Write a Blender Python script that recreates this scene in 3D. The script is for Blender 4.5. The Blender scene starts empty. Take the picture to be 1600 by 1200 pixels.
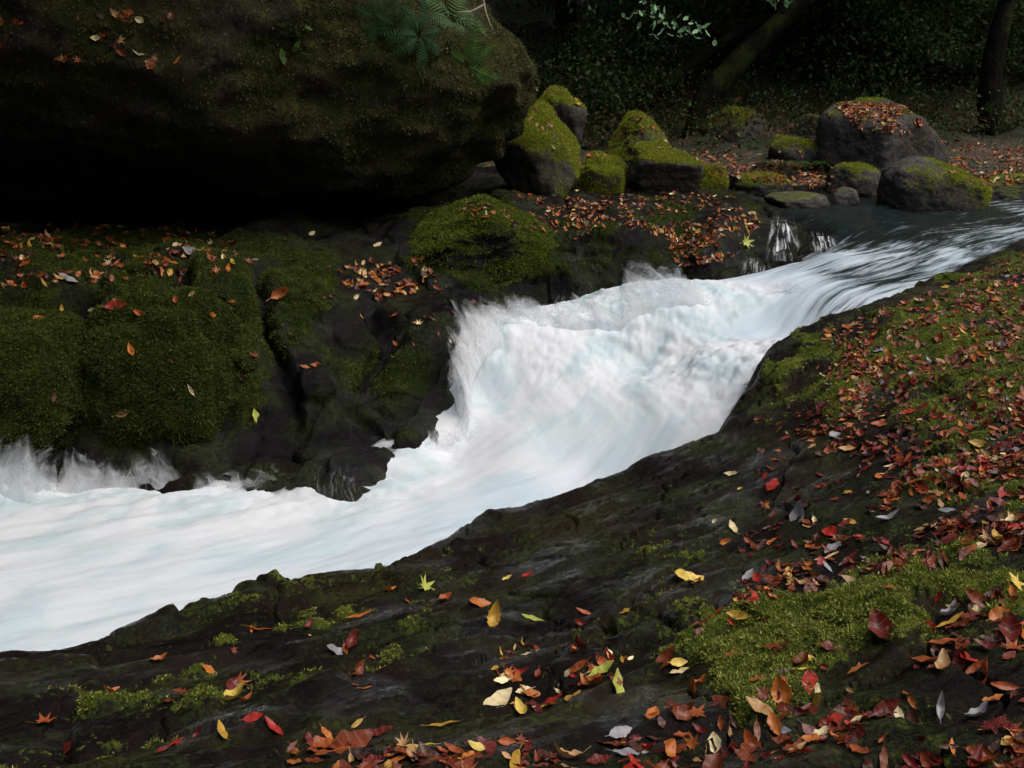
import bpy, bmesh, math, random
import numpy as np
from mathutils import Vector, Matrix

R = math.radians
random.seed(7)
rng = np.random.default_rng(7)
sc = bpy.context.scene
COL = sc.collection

# ------------------------------------------------------------------ camera, sky, sun, exposure
CZ = 2.5                                    # camera height above the lower river
PITCH = R(15.6)
F = 37.0 / 36.0 * 1600.0                    # focal length in pixels of the 1600 px photograph
cam = bpy.data.cameras.new('camera')
cam.lens = 37.0
cam.sensor_width = 36.0
cam.clip_end = 1000
cam_ob = bpy.data.objects.new('camera', cam)
COL.objects.link(cam_ob)
cam_ob.location = (0, 0, CZ)
cam_ob.rotation_euler = (math.pi / 2 - PITCH, 0, 0)
sc.camera = cam_ob

SUN_ELEV, SUN_AZ = R(60), R(112)             # azimuth from +Y towards +X
world = bpy.data.worlds.new('World')
sc.world = world
world.use_nodes = True
wn = world.node_tree
sky = wn.nodes.new('ShaderNodeTexSky')
sky.sky_type = 'NISHITA'
sky.sun_disc = False
sky.sun_elevation = SUN_ELEV
sky.sun_rotation = SUN_AZ
sky.dust_density = 6.0
sky.ozone_density = 1.0
wn.links.new(sky.outputs[0], wn.nodes['Background'].inputs[0])
wn.nodes['Background'].inputs[1].default_value = 0.15
sun = bpy.data.lights.new('sun', 'SUN')
sun.energy = 1.35
sun.angle = R(60)
sun.color = (0.97, 0.985, 1.0)
sun_ob = bpy.data.objects.new('sun', sun)
COL.objects.link(sun_ob)
sd = Vector((math.sin(SUN_AZ) * math.cos(SUN_ELEV), math.cos(SUN_AZ) * math.cos(SUN_ELEV), math.sin(SUN_ELEV)))
sun_ob.rotation_euler = sd.to_track_quat('Z', 'Y').to_euler()
sun_ob.location = (8, -3, 20)
sc.view_settings.view_transform = 'Standard'
sc.view_settings.look = 'None'
sc.view_settings.exposure = 0.22
sc.view_settings.gamma = 1.0
sc.cycles.max_bounces = 6
sc.cycles.transparent_max_bounces = 12
sc.cycles.diffuse_bounces = 3
sc.cycles.glossy_bounces = 2

# ------------------------------------------------------------------ maths helpers
CP, SP = math.cos(PITCH), math.sin(PITCH)

def ray(u, v):
    a = (np.asarray(u, float) - 800.0) / F
    b = -(np.asarray(v, float) - 600.0) / F
    return np.stack([a, CP + b * SP, -SP + b * CP], -1)

def P(u, v, z):
    """point of the world seen at photo position u,v and lying at height z below the camera"""
    r = ray(u, v)
    t = np.asarray(z, float) / r[..., 2]
    return r * np.asarray(t)[..., None] + np.array([0, 0, CZ])

def PD(u, v, y):
    """point seen at u,v at a distance y in front of the camera"""
    r = ray(u, v)
    return r * (np.asarray(y, float) / r[..., 1])[..., None] + np.array([0, 0, CZ])

def project(p):
    q = np.asarray(p, float) - np.array([0, 0, CZ])
    d = q[..., 1] * CP - q[..., 2] * SP
    h = q[..., 1] * SP + q[..., 2] * CP
    d = np.maximum(d, 1e-3)
    return 800 + q[..., 0] / d * F, 600 - h / d * F

def _hash(ix, iy, iz, seed):
    h = (ix.astype(np.uint32) * np.uint32(374761393) + iy.astype(np.uint32) * np.uint32(668265263)
         + iz.astype(np.uint32) * np.uint32(2147483647) + np.uint32(seed * 974711 % 4294967291))
    h = (h ^ (h >> np.uint32(13))) * np.uint32(1274126177)
    h = (h ^ (h >> np.uint32(16))) * np.uint32(2246822519)
    return (h ^ (h >> np.uint32(15)))

_G = np.array([[1,1,0],[-1,1,0],[1,-1,0],[-1,-1,0],[1,0,1],[-1,0,1],[1,0,-1],[-1,0,-1],
               [0,1,1],[0,-1,1],[0,1,-1],[0,-1,-1],[1,1,0],[-1,1,0],[0,-1,1],[0,-1,-1]], np.float32)

def perlin(x, y, z, seed=0):
    x = np.asarray(x, np.float32); y = np.asarray(y, np.float32) + 0 * x; z = np.asarray(z, np.float32) + 0 * x
    xi, yi, zi = np.floor(x), np.floor(y), np.floor(z)
    xf, yf, zf = x - xi, y - yi, z - zi
    xi, yi, zi = xi.astype(np.int64), yi.astype(np.int64), zi.astype(np.int64)
    f = lambda t: t * t * t * (t * (t * 6 - 15) + 10)
    u, v, w = f(xf), f(yf), f(zf)
    out = 0
    for dx in (0, 1):
        wx = u if dx else 1 - u
        for dy in (0, 1):
            wy = v if dy else 1 - v
            for dz in (0, 1):
                wz = w if dz else 1 - w
                g = _G[_hash((xi + dx) & 0xffffffff, (yi + dy) & 0xffffffff, (zi + dz) & 0xffffffff, seed) & np.uint32(15)]
                out = out + wx * wy * wz * (g[..., 0] * (xf - dx) + g[..., 1] * (yf - dy) + g[..., 2] * (zf - dz))
    return out

def fbm(x, y, z, octv=4, seed=0, gain=0.5, lac=2.03):
    s, a, fr, n = 0, 1.0, 1.0, 0.0
    for k in range(octv):
        s = s + a * perlin(np.asarray(x) * fr, np.asarray(y) * fr, np.asarray(z) * fr, seed + k * 13)
        n += a; a *= gain; fr *= lac
    return s / n * 1.6

def ridged(x, y, z, octv=4, seed=0):
    s, a, fr, n = 0, 1.0, 1.0, 0.0
    for k in range(octv):
        s = s + a * (1 - np.abs(perlin(np.asarray(x) * fr, np.asarray(y) * fr, np.asarray(z) * fr, seed + k * 17)) * 2)
        n += a; a *= 0.5; fr *= 2.1
    return s / n

def sstep(a, b, x):
    if b < a: return 1 - sstep(b, a, x)
    t = np.clip((np.asarray(x) - a) / (b - a), 0, 1)
    return t * t * (3 - 2 * t)

def voronoi_edge(x, y, seed=0):
    xi, yi = np.floor(x), np.floor(y)
    f1 = np.full(x.shape, 9.0); f2 = np.full(x.shape, 9.0); cid = np.zeros(x.shape)
    for dx in (-1, 0, 1):
        for dy in (-1, 0, 1):
            cx, cy = xi + dx, yi + dy
            ix, iy = cx.astype(np.int64) & 0xffffffff, cy.astype(np.int64) & 0xffffffff
            h1 = _hash(ix, iy, ix * 0 + 3, seed) / 4294967295.0
            h2 = _hash(ix, iy, ix * 0 + 9, seed) / 4294967295.0
            d = np.hypot(cx + h1 - x, cy + h2 - y)
            near = d < f1
            f2 = np.where(near, f1, np.minimum(f2, d))
            cid = np.where(near, h1, cid)
            f1 = np.where(near, d, f1)
    return f2 - f1, cid

class TPS:
    def __init__(s, xy, val, reg=1e-3):
        s.c = np.asarray(xy, float); n = len(s.c)
        K = s.k(np.hypot(s.c[:, None, 0] - s.c[None, :, 0], s.c[:, None, 1] - s.c[None, :, 1])) + reg * np.eye(n)
        Pm = np.c_[np.ones(n), s.c]
        A = np.block([[K, Pm], [Pm.T, np.zeros((3, 3))]])
        w = np.linalg.solve(A, np.r_[np.asarray(val, float), 0, 0, 0])
        s.w, s.a = w[:n], w[n:]
    @staticmethod
    def k(r):
        return np.where(r > 1e-9, r * r * np.log(np.maximum(r, 1e-9)), 0)
    def __call__(s, x, y):
        o = s.a[0] + s.a[1] * x + s.a[2] * y
        for (cx, cy), w in zip(s.c, s.w):
            o = o + w * s.k(np.hypot(x - cx, y - cy))
        return o

def idw(pts, vals, x, y, p=3):
    n = d = 0
    for (cx, cy), w in zip(pts, vals):
        k = 1.0 / (np.hypot(x - cx, y - cy) ** p + 1e-3)
        n = n + k * w; d = d + k
    return n / d

def polyline(pts, x, y):
    """signed distance (left of travel positive) and arc length of the nearest point"""
    best = np.full(np.shape(x), 1e9); sg = np.zeros(np.shape(x)); al = np.zeros(np.shape(x)); acc = 0
    for (ax, ay), (bx, by) in zip(pts[:-1], pts[1:]):
        L = math.hypot(bx - ax, by - ay); dx, dy = (bx - ax) / L, (by - ay) / L
        tr = (x - ax) * dx + (y - ay) * dy
        t = np.clip(tr, 0, L)
        d = np.hypot(x - ax - t * dx, y - ay - t * dy)
        m = d < best
        best = np.where(m, d, best)
        sg = np.where(m, np.sign((y - ay) * dx - (x - ax) * dy), sg)
        al = np.where(m, acc + t, al)
        acc += L
    return best * sg, al

def inpoly(poly, u, v):
    u = np.asarray(u, float); v = np.asarray(v, float)
    r = np.zeros(u.shape, bool); n = len(poly)
    for i in range(n):
        (x1, y1), (x2, y2) = poly[i], poly[(i + 1) % n]
        c = ((y1 > v) != (y2 > v)) & (u < (x2 - x1) * (v - y1) / ((y2 - y1) + 1e-12) + x1)
        r ^= c
    return r

# ------------------------------------------------------------------ mesh and object helpers
def raw_mesh(name, verts, faces, mat, smooth=True, attrs=None, uvs=None):
    """faces: (n,3) or (n,4) int array"""
    verts = np.ascontiguousarray(verts, np.float32); faces = np.ascontiguousarray(faces, np.int32)
    me = bpy.data.meshes.new(name)
    k = faces.shape[1]
    me.vertices.add(len(verts)); me.vertices.foreach_set('co', verts.ravel())
    me.loops.add(faces.size); me.loops.foreach_set('vertex_index', faces.ravel())
    me.polygons.add(len(faces))
    me.polygons.foreach_set('loop_start', np.arange(0, faces.size, k, dtype=np.int32))
    me.polygons.foreach_set('loop_total', np.full(len(faces), k, np.int32))
    me.polygons.foreach_set('use_smooth', np.full(len(faces), smooth, bool))
    me.update(calc_edges=True)
    for an, av in (attrs or {}).items():
        av = np.asarray(av, np.float32)
        if av.ndim == 1:
            a = me.attributes.new(an, 'FLOAT', 'POINT'); a.data.foreach_set('value', np.ascontiguousarray(av))
        else:
            a = me.attributes.new(an, 'FLOAT_COLOR', 'POINT')
            a.data.foreach_set('color', np.ascontiguousarray(np.c_[av, np.ones(len(av))], np.float32).ravel())
    if uvs is not None:
        l = me.uv_layers.new(name='UVMap')
        l.data.foreach_set('uv', np.ascontiguousarray(np.asarray(uvs, np.float32)[faces.ravel()]).ravel())
    if mat: me.materials.append(mat)
    return me

def link(name, me, parent=None, loc=None):
    o = bpy.data.objects.new(name, me); COL.objects.link(o)
    if parent: o.parent = parent
    if loc is not None: o.location = loc
    return o

def tag(o, label, cat, group=None, kind=None):
    if label: o['label'] = label
    if cat: o['category'] = cat
    if group: o['group'] = group
    if kind: o['kind'] = kind
    return o

def grid_faces(n, m):
    i = np.arange(n * m).reshape(n, m)
    return np.stack([i[:-1, :-1], i[1:, :-1], i[1:, 1:], i[:-1, 1:]], -1).reshape(-1, 4)

def grid_normals(X, Y, Z):
    Pn = np.stack([X, Y, Z], -1)
    a = np.gradient(Pn, axis=0); b = np.gradient(Pn, axis=1)
    n = np.cross(a, b); n /= np.linalg.norm(n, axis=-1, keepdims=True) + 1e-12
    n[n[..., 2] < 0] *= -1
    return n

class MB:
    """collects triangles with a colour per vertex"""
    def __init__(s): s.v = []; s.f = []; s.c = []; s.uv = []; s.n = 0
    def add(s, v, f, c=None, uv=None):
        v = np.asarray(v, float); s.v.append(v); s.f.append(np.asarray(f, int) + s.n); s.n += len(v)
        s.c.append(np.tile(np.asarray(c if c is not None else (1, 1, 1), float), (len(v), 1)) if np.ndim(c) != 2 else np.asarray(c))
        s.uv.append(uv if uv is not None else np.zeros((len(v), 2)))
    def mesh(s, name, mat, smooth=True):
        return raw_mesh(name, np.concatenate(s.v), np.concatenate(s.f), mat, smooth, {'col': np.concatenate(s.c)}, np.concatenate(s.uv))

def tube(mb, pts, radii, seg=10, rough=0.0, col=(1, 1, 1), seed=0):
    pts = np.asarray(pts, float); n = len(pts); rings = []
    for i in range(n):
        t = pts[min(i + 1, n - 1)] - pts[max(i - 1, 0)]; t /= np.linalg.norm(t) + 1e-9
        a = np.cross(t, (0.13, 0.31, 0.94)); a /= np.linalg.norm(a) + 1e-9; b = np.cross(t, a)
        th = np.linspace(0, 2 * math.pi, seg, endpoint=False)
        d = np.outer(np.cos(th), a) + np.outer(np.sin(th), b)
        r = radii[i] * np.ones(seg)
        if rough:
            q = pts[i] + d * radii[i]
            r = r * (1 + rough * fbm(q[:, 0] * 4, q[:, 1] * 4, q[:, 2] * 2, 3, seed))
        rings.append(pts[i] + d * r[:, None])
    v = np.concatenate(rings); f = []
    for i in range(n - 1):
        for j in range(seg):
            a, b = i * seg + j, i * seg + (j + 1) % seg
            f += [(a, b, b + seg), (a, b + seg, a + seg)]
    k = len(v); v = np.r_[v, [pts[0]], [pts[-1]]]
    for j in range(seg):
        f += [(k, (j + 1) % seg, j), (k + 1, (n - 1) * seg + j, (n - 1) * seg + (j + 1) % seg)]
    mb.add(v, f, col)

def spline(pts, n):
    pts = [np.asarray(p, float) for p in pts]
    e = [2 * pts[0] - pts[1]] + pts + [2 * pts[-1] - pts[-2]]
    out = []
    for t in np.linspace(0, len(pts) - 1 - 1e-6, n):
        i = int(t); f = t - i; a, b, c, d = e[i], e[i + 1], e[i + 2], e[i + 3]
        out.append(0.5 * (2 * b + (c - a) * f + (2 * a - 5 * b + 4 * c - d) * f * f + (3 * b - a - 3 * c + d) * f ** 3))
    return np.array(out)

# ------------------------------------------------------------------ materials
class NT:
    def __init__(s, name):
        s.m = bpy.data.materials.new(name); s.m.use_nodes = True
        s.t = s.m.node_tree; s.b = s.t.nodes['Principled BSDF']; s.out = s.t.nodes['Material Output']
    def n(s, typ, ins=None, **kw):
        nd = s.t.nodes.new(typ)
        for k, v in kw.items(): setattr(nd, k, v)
        for k, v in (ins or {}).items(): s.set(nd.inputs[k], v)
        return nd
    def set(s, sock, v):
        if isinstance(v, bpy.types.NodeSocket): s.t.links.new(v, sock)
        elif isinstance(v, tuple) and len(v) == 3 and sock.type == 'RGBA': sock.default_value = (*v, 1)
        else: sock.default_value = v
    def noise(s, vec, scale, detail=4, rough=0.55, dist=0.0):
        return s.n('ShaderNodeTexNoise', {'Vector': vec, 'Scale': scale, 'Detail': detail, 'Roughness': rough, 'Distortion': dist}).outputs['Fac']
    def math(s, op, a, b=0.0, clamp=False):
        return s.n('ShaderNodeMath', {0: a, 1: b}, operation=op, use_clamp=clamp).outputs[0]
    def rng(s, v, a, b, c=0.0, d=1.0, smooth=False):
        return s.n('ShaderNodeMapRange', {'Value': v, 1: a, 2: b, 3: c, 4: d}, interpolation_type='SMOOTHSTEP' if smooth else 'LINEAR').outputs[0]
    def mix(s, f, a, b):
        return s.n('ShaderNodeMix', {0: f, 6: a, 7: b}, data_type='RGBA').outputs[2]
    def attr(s, name):
        return s.n('ShaderNodeAttribute', attribute_name=name)
    def bump(s, h, strength, dist, normal=None):
        nd = s.n('ShaderNodeBump', {'Height': h, 'Strength': strength, 'Distance': dist})
        if normal: s.set(nd.inputs['Normal'], normal)
        return nd.outputs[0]
    def P(s, **kw):
        for k, v in kw.items(): s.set(s.b.inputs[k.replace('_', ' ')], v)
        return s.m

def rock_material(name, dark, light, brown, wet=0.5, lichen=0.0, moss_a=(0.012, 0.02, 0.004), moss_b=(0.055, 0.08, 0.012), moss_c=(0.10, 0.115, 0.02)):
    k = NT(name)
    co = k.n('ShaderNodeNewGeometry').outputs['Position']
    n1 = k.noise(co, 2.2, 5, 0.6); n2 = k.noise(co, 19, 6, 0.65, 0.4); n3 = k.noise(co, 140, 3, 0.6)
    c = k.mix(k.rng(n2, 0.32, 0.72), dark, light)
    c = k.mix(k.rng(n1, 0.46, 0.66), c, brown)
    c = k.mix(k.rng(n3, 0.35, 0.8, 0, 0.45), c, dark)
    if wet > 0.6:
        c = k.mix(k.rng(k.noise(co, 210, 2, 0.6), 0.60, 0.74, 0, 0.4), c, (0.03, 0.025, 0.024))
        alg = k.math('MULTIPLY', k.rng(k.noise(co, 3.3, 5, 0.7), 0.45, 0.62), k.rng(k.noise(co, 75, 4, 0.75), 0.42, 0.62))
        c = k.mix(k.math('MULTIPLY', alg, 0.85), c, (0.03, 0.042, 0.007))
    if lichen and wet < 0.1:
        sv = k.noise(k.n('ShaderNodeMapping', {'Vector': co, 'Scale': (9.0, 9.0, 1.2)}).outputs[0], 1.5, 5, 0.65, 0.6)
        c = k.mix(k.rng(sv, 0.42, 0.62), c, (0.016, 0.013, 0.010))
    if lichen:
        n4 = k.noise(co, 34, 5, 0.7)
        c = k.mix(k.math('MULTIPLY', k.rng(n4, 0.58, 0.66), lichen), c, (0.20, 0.20, 0.17))
    moss = k.attr('moss').outputs['Fac']
    mn = k.noise(co, 55, 4, 0.7)
    mm = k.rng(k.math('ADD', moss, k.rng(mn, 0.25, 0.75, -0.32, 0.32)), 0.42, 0.62, 0, 1, True)
    ma = k.mix(k.rng(k.noise(co, 120, 3, 0.7), 0.3, 0.7), moss_a, moss_b)
    ma = k.mix(k.rng(k.noise(co, 7, 4, 0.6), 0.5, 0.72), ma, moss_c)
    c = k.mix(mm, c, ma)
    rr = k.rng(k.noise(co, 5, 6, 0.7), 0.36, 0.6, 0.7 - 0.5 * wet, 0.85 - 0.12 * wet)
    r = k.n('ShaderNodeMix', {0: mm, 2: rr, 3: 0.95}, data_type='FLOAT').outputs[0]
    h = k.math('ADD', k.math('MULTIPLY', n2, 0.7), k.math('MULTIPLY', n3, 0.18))
    h = k.math('ADD', h, k.math('MULTIPLY', k.noise(co, 60, 5, 0.7), 0.3))
    b1 = k.bump(h, 0.7, 0.04)
    mh = k.noise(co, 210, 3, 0.75)
    b2 = k.bump(mh, k.math('MULTIPLY', mm, 0.9), 0.02, b1)
    sp = k.n('ShaderNodeMix', {0: mm, 2: 0.07, 3: 0.05}, data_type='FLOAT').outputs[0]
    if wet > 0.6:
        wetm = k.math('MULTIPLY', k.rng(k.noise(co, 2.6, 6, 0.65), 0.50, 0.6), k.math('SUBTRACT', 1.0, mm))
        fine = k.math('ADD', k.math('MULTIPLY', k.noise(co, 60, 6, 0.8), 1.0), k.math('MULTIPLY', n2, 0.6))
        k.P(Coat_Weight=k.math('MULTIPLY', wetm, 0.6), Coat_Roughness=0.07, Coat_Normal=k.bump(fine, 0.8, 0.05), Coat_IOR=1.55)
    return k.P(Base_Color=c, Roughness=r, Normal=b2, Specular_IOR_Level=sp)

M_near = rock_material('wet_bedrock', (0.0018, 0.0014, 0.0014), (0.0095, 0.0062, 0.0055), (0.014, 0.007, 0.0046), 0.95, 0, (0.024, 0.036, 0.006), (0.10, 0.135, 0.018), (0.20, 0.23, 0.035))
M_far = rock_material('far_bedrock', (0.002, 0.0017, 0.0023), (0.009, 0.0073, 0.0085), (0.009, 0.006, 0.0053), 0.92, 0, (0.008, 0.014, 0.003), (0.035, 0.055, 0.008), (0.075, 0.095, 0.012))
M_boul = rock_material('grey_boulder_rock', (0.022, 0.021, 0.020), (0.11, 0.10, 0.095), (0.06, 0.05, 0.04), 0.3, 0.5, (0.04, 0.055, 0.006), (0.15, 0.185, 0.016), (0.26, 0.28, 0.022))
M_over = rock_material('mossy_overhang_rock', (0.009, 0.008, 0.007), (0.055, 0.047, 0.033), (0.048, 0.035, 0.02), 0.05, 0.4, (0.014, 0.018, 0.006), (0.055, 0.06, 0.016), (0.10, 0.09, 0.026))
M_mossy = rock_material('moss_covered_rock', (0.0025, 0.0022, 0.003), (0.012, 0.0098, 0.0115), (0.012, 0.008, 0.007), 0.9, 0, (0.006, 0.012, 0.002), (0.028, 0.046, 0.006), (0.06, 0.085, 0.01))

def soil_material():
    k = NT('forest_floor')
    co = k.n('ShaderNodeNewGeometry').outputs['Position']
    v = k.n('ShaderNodeTexVoronoi', {'Vector': co, 'Scale': 17.0})
    hue = k.n('ShaderNodeSeparateColor', {0: v.outputs['Color']})
    c = k.mix(hue.outputs[0], (0.02, 0.011, 0.007), (0.10, 0.042, 0.02))
    c = k.mix(k.rng(hue.outputs[1], 0.82, 0.9), c, (0.17, 0.09, 0.035))
    g = k.mix(k.noise(co, 40, 3), (0.008, 0.014, 0.004), (0.03, 0.045, 0.012))
    hh = k.n('ShaderNodeSeparateXYZ', {0: co}).outputs[2]
    c = k.mix(k.rng(k.math('ADD', k.noise(co, 0.9, 5, 0.65), k.rng(hh, 1.5, 2.2, 0, 0.12)), 0.48, 0.58), c, g)
    h = k.math('ADD', k.math('MULTIPLY', v.outputs['Distance'], 0.6), k.noise(co, 25, 4))
    return k.P(Base_Color=c, Roughness=0.8, Normal=k.bump(h, 1.0, 0.05))
M_soil = soil_material()

def leaf_material(name, rough=0.35, trans=0.15, spots=True, spec=0.3):
    k = NT(name)
    c = k.attr('col').outputs['Color']
    uv = k.n('ShaderNodeTexCoord').outputs['UV']
    if spots:
        info = k.n('ShaderNodeObjectInfo')
        off = k.n('ShaderNodeVectorMath', {0: uv, 1: info.outputs['Location']}, operation='ADD').outputs[0]
        sp = k.noise(off, 5, 4, 0.7)
        dk = k.n('ShaderNodeMix', {0: 1.0, 6: c, 7: (0.35, 0.28, 0.22)}, data_type='RGBA', blend_type='MULTIPLY').outputs[2]
        c = k.mix(k.rng(sp, 0.5, 0.75, 0, 0.85), c, dk)
        wv = k.n('ShaderNodeTexWave', {'Vector': uv, 'Scale': 1.6, 'Distortion': 1.5}, bands_direction='Y')
        c = k.mix(k.rng(wv.outputs['Fac'], 0.9, 1.0, 0, 0.25), c, (0.3, 0.2, 0.1))
    k.P(Base_Color=c, Roughness=rough, Specular_IOR_Level=spec)
    if trans:
        tr = k.n('ShaderNodeBsdfTranslucent', {'Color': c})
        mx = k.n('ShaderNodeMixShader', {0: trans, 1: k.b.outputs[0], 2: tr.outputs[0]})
        k.t.links.new(mx.outputs[0], k.out.inputs[0])
    return k.m
M_leaf = leaf_material('fallen_leaf')
M_litter = leaf_material('leaf_litter', 0.4, 0.1, False)
M_green = leaf_material('green_leaf', 0.6, 0.3, False, 0.12)
M_mosst = leaf_material('moss_shoots', 0.8, 0.3, False)

def bark_material():
    k = NT('mossy_bark')
    co = k.n('ShaderNodeNewGeometry').outputs['Position']
    st = k.n('ShaderNodeMapping', {'Vector': co, 'Scale': (9.0, 9.0, 2.0)}).outputs[0]
    n = k.noise(st, 2.5, 6, 0.7)
    c = k.mix(k.rng(n, 0.3, 0.7), (0.004, 0.0035, 0.003), (0.02, 0.017, 0.013))
    c = k.mix(k.rng(k.noise(co, 3, 5, 0.6), 0.5, 0.62, 0, 0.7), c, (0.03, 0.045, 0.009))
    return k.P(Base_Color=c, Roughness=0.95, Specular_IOR_Level=0.05, Normal=k.bump(n, 1.0, 0.05))
M_bark = bark_material()

def water_material():
    k = NT('river_water')
    uv = k.n('ShaderNodeTexCoord').outputs['UV']
    co = k.n('ShaderNodeNewGeometry').outputs['Position']
    s1 = k.noise(k.n('ShaderNodeMapping', {'Vector': uv, 'Scale': (1.1, 9.0, 1)}).outputs[0], 1.6, 6, 0.62, 0.6)
    s2 = k.noise(k.n('ShaderNodeMapping', {'Vector': uv, 'Scale': (2.0, 42.0, 1)}).outputs[0], 1.3, 4, 0.6, 0.3)
    big = k.noise(k.n('ShaderNodeMapping', {'Vector': uv, 'Scale': (1.0, 1.8, 1)}).outputs[0], 1.7, 4, 0.55, 0.8)
    foam = k.attr('foam').outputs['Fac']
    st = k.math('ADD', k.math('MULTIPLY', s1, 0.65), k.math('MULTIPLY', s2, 0.35))
    f = k.math('ADD', k.math('MULTIPLY', foam, 1.6), k.rng(st, 0.3, 0.7, -0.85, 0.25))
    f = k.rng(f, 0.0, 0.8, 0, 1, True)
    tint = k.mix(k.rng(big, 0.42, 0.68, 0, 1, True), (0.86, 0.91, 0.95), (0.62, 0.775, 0.815))
    tint = k.mix(k.rng(s1, 0.42, 0.72, 0, 0.5, True), tint, (0.90, 0.93, 0.95))
    lowb = k.rng(foam, 0.8, 0.97, 1, 0, True)
    tint = k.mix(k.math('MULTIPLY', lowb, 0.65), tint, (0.61, 0.75, 0.85))
    c = k.mix(f, (0.012, 0.018, 0.018), tint)
    r = k.n('ShaderNodeMix', {0: f, 2: 0.12, 3: 0.7}, data_type='FLOAT').outputs[0]
    h = k.math('ADD', k.math('MULTIPLY', s1, 1.0), k.math('MULTIPLY', s2, 0.35))
    rip = k.noise(co, 14, 4, 0.6)
    hb = k.n('ShaderNodeMix', {0: foam, 2: rip, 3: h}, data_type='FLOAT').outputs[0]
    k.P(Base_Color=c, Roughness=r, Normal=k.bump(hb, k.rng(f, 0.0, 0.8, 0.35, 0.12), 0.05), IOR=1.33)
    dep = k.attr('depth').outputs['Fac']
    a = k.math('ADD', dep, k.rng(st, 0.3, 0.7, -0.05, 0.03))
    al = k.rng(a, -0.02, 0.10, 0.0, 1.0, True)
    tl = k.n('ShaderNodeBsdfTranslucent', {'Color': tint})
    body = k.n('ShaderNodeMixShader', {0: k.math('MULTIPLY', f, 0.36), 1: k.b.outputs[0], 2: tl.outputs[0]})
    tr = k.n('ShaderNodeBsdfTransparent')
    mx = k.n('ShaderNodeMixShader', {0: al, 1: tr.outputs[0], 2: body.outputs[0]})
    k.t.links.new(mx.outputs[0], k.out.inputs[0])
    return k.m
M_water = water_material()

def film_material(name, lo=0.5, hi=0.75, amax=0.8):
    k = NT(name)
    uv = k.n('ShaderNodeTexCoord').outputs['UV']
    s1 = k.noise(k.n('ShaderNodeMapping', {'Vector': uv, 'Scale': (26.0, 1.6, 1)}).outputs[0], 1.0, 5, 0.65, 0.5)
    e = k.attr('edge').outputs['Fac']
    a = k.math('MULTIPLY', k.rng(s1, lo, hi, 0, amax, True), e)
    k.P(Base_Color=(0.8, 0.83, 0.87), Roughness=0.6)
    tr = k.n('ShaderNodeBsdfTransparent')
    mx = k.n('ShaderNodeMixShader', {0: a, 1: tr.outputs[0], 2: k.b.outputs[0]})
    k.t.links.new(mx.outputs[0], k.out.inputs[0])
    return k.m
M_film = film_material('thin_falling_water', 0.46, 0.7, 0.75)
M_wisp = film_material('wisps_of_water', 0.5, 0.8, 0.4)
M_wash = film_material('wash_of_foam', 0.36, 0.75, 0.5)

# ------------------------------------------------------------------ near bank
def polar(az0, az1, n, r0, r1, m):
    az = np.linspace(R(az0), R(az1), n)[:, None]; r = np.exp(np.linspace(math.log(r0), math.log(r1), m))[None, :]
    return np.sin(az) * r, np.cos(az) * r

near_pts = [(0,1200,-1.36),(400,1200,-1.2),(800,1200,-1.1),(1200,1200,-1.06),(1600,1200,-1.0),(2000,1100,-0.95),(-400,1200,-1.5),
    (200,1110,-1.5),(600,1050,-1.48),(450,1010,-1.65),(900,1050,-1.38),(1250,1050,-1.16),(1500,1050,-1.05),
    (1180,955,-1.24),(1330,905,-1.2),(1480,880,-1.1),(1600,880,-1.04),
    (900,940,-1.58),(750,950,-1.62),(1060,900,-1.48),(1200,870,-1.38),(1350,820,-1.28),(1550,800,-1.12),(1100,800,-1.6),(1000,830,-1.68),
    (1250,730,-1.45),(1400,700,-1.28),(1580,650,-1.1),(1230,640,-1.46),(1320,590,-1.32),(1450,560,-1.2),(1600,500,-1.1)]
crest_pts = [(-900,1230,-1.75),(-400,1110,-1.72),(0,1025,-1.7),(140,1010,-1.72),(260,965,-1.76),(400,905,-1.86),(520,895,-1.88),(600,890,-1.86),(680,850,-1.85),(770,800,-1.84),(850,775,-1.8),
    (960,745,-1.75),(1010,715,-1.7),(1130,670,-1.6),(1165,630,-1.52),(1190,575,-1.42),(1220,530,-1.33),(1300,495,-1.25),(1400,465,-1.2),(1500,420,-1.17),(1600,375,-1.13),(1800,330,-1.1),(2200,285,-1.07)]
cA = np.array([P(*p) for p in near_pts + crest_pts])
near_tps = TPS(cA[:, :2], cA[:, 2], 2e-3)
crest_xy = [tuple(P(*p)[:2]) for p in crest_pts]

def near_height(X, Y):
    z = np.clip(near_tps(X, Y), -0.6, 2.6)
    d, _ = polyline(crest_xy, X, Y)
    d = d + 0.05 * fbm(X * 2.3, Y * 2.3, 0, 3, 5)
    return np.maximum(z - 2.4 * (np.sqrt(np.maximum(d, 0) ** 2 + 0.003) - 0.0547), -0.7), d

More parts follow.
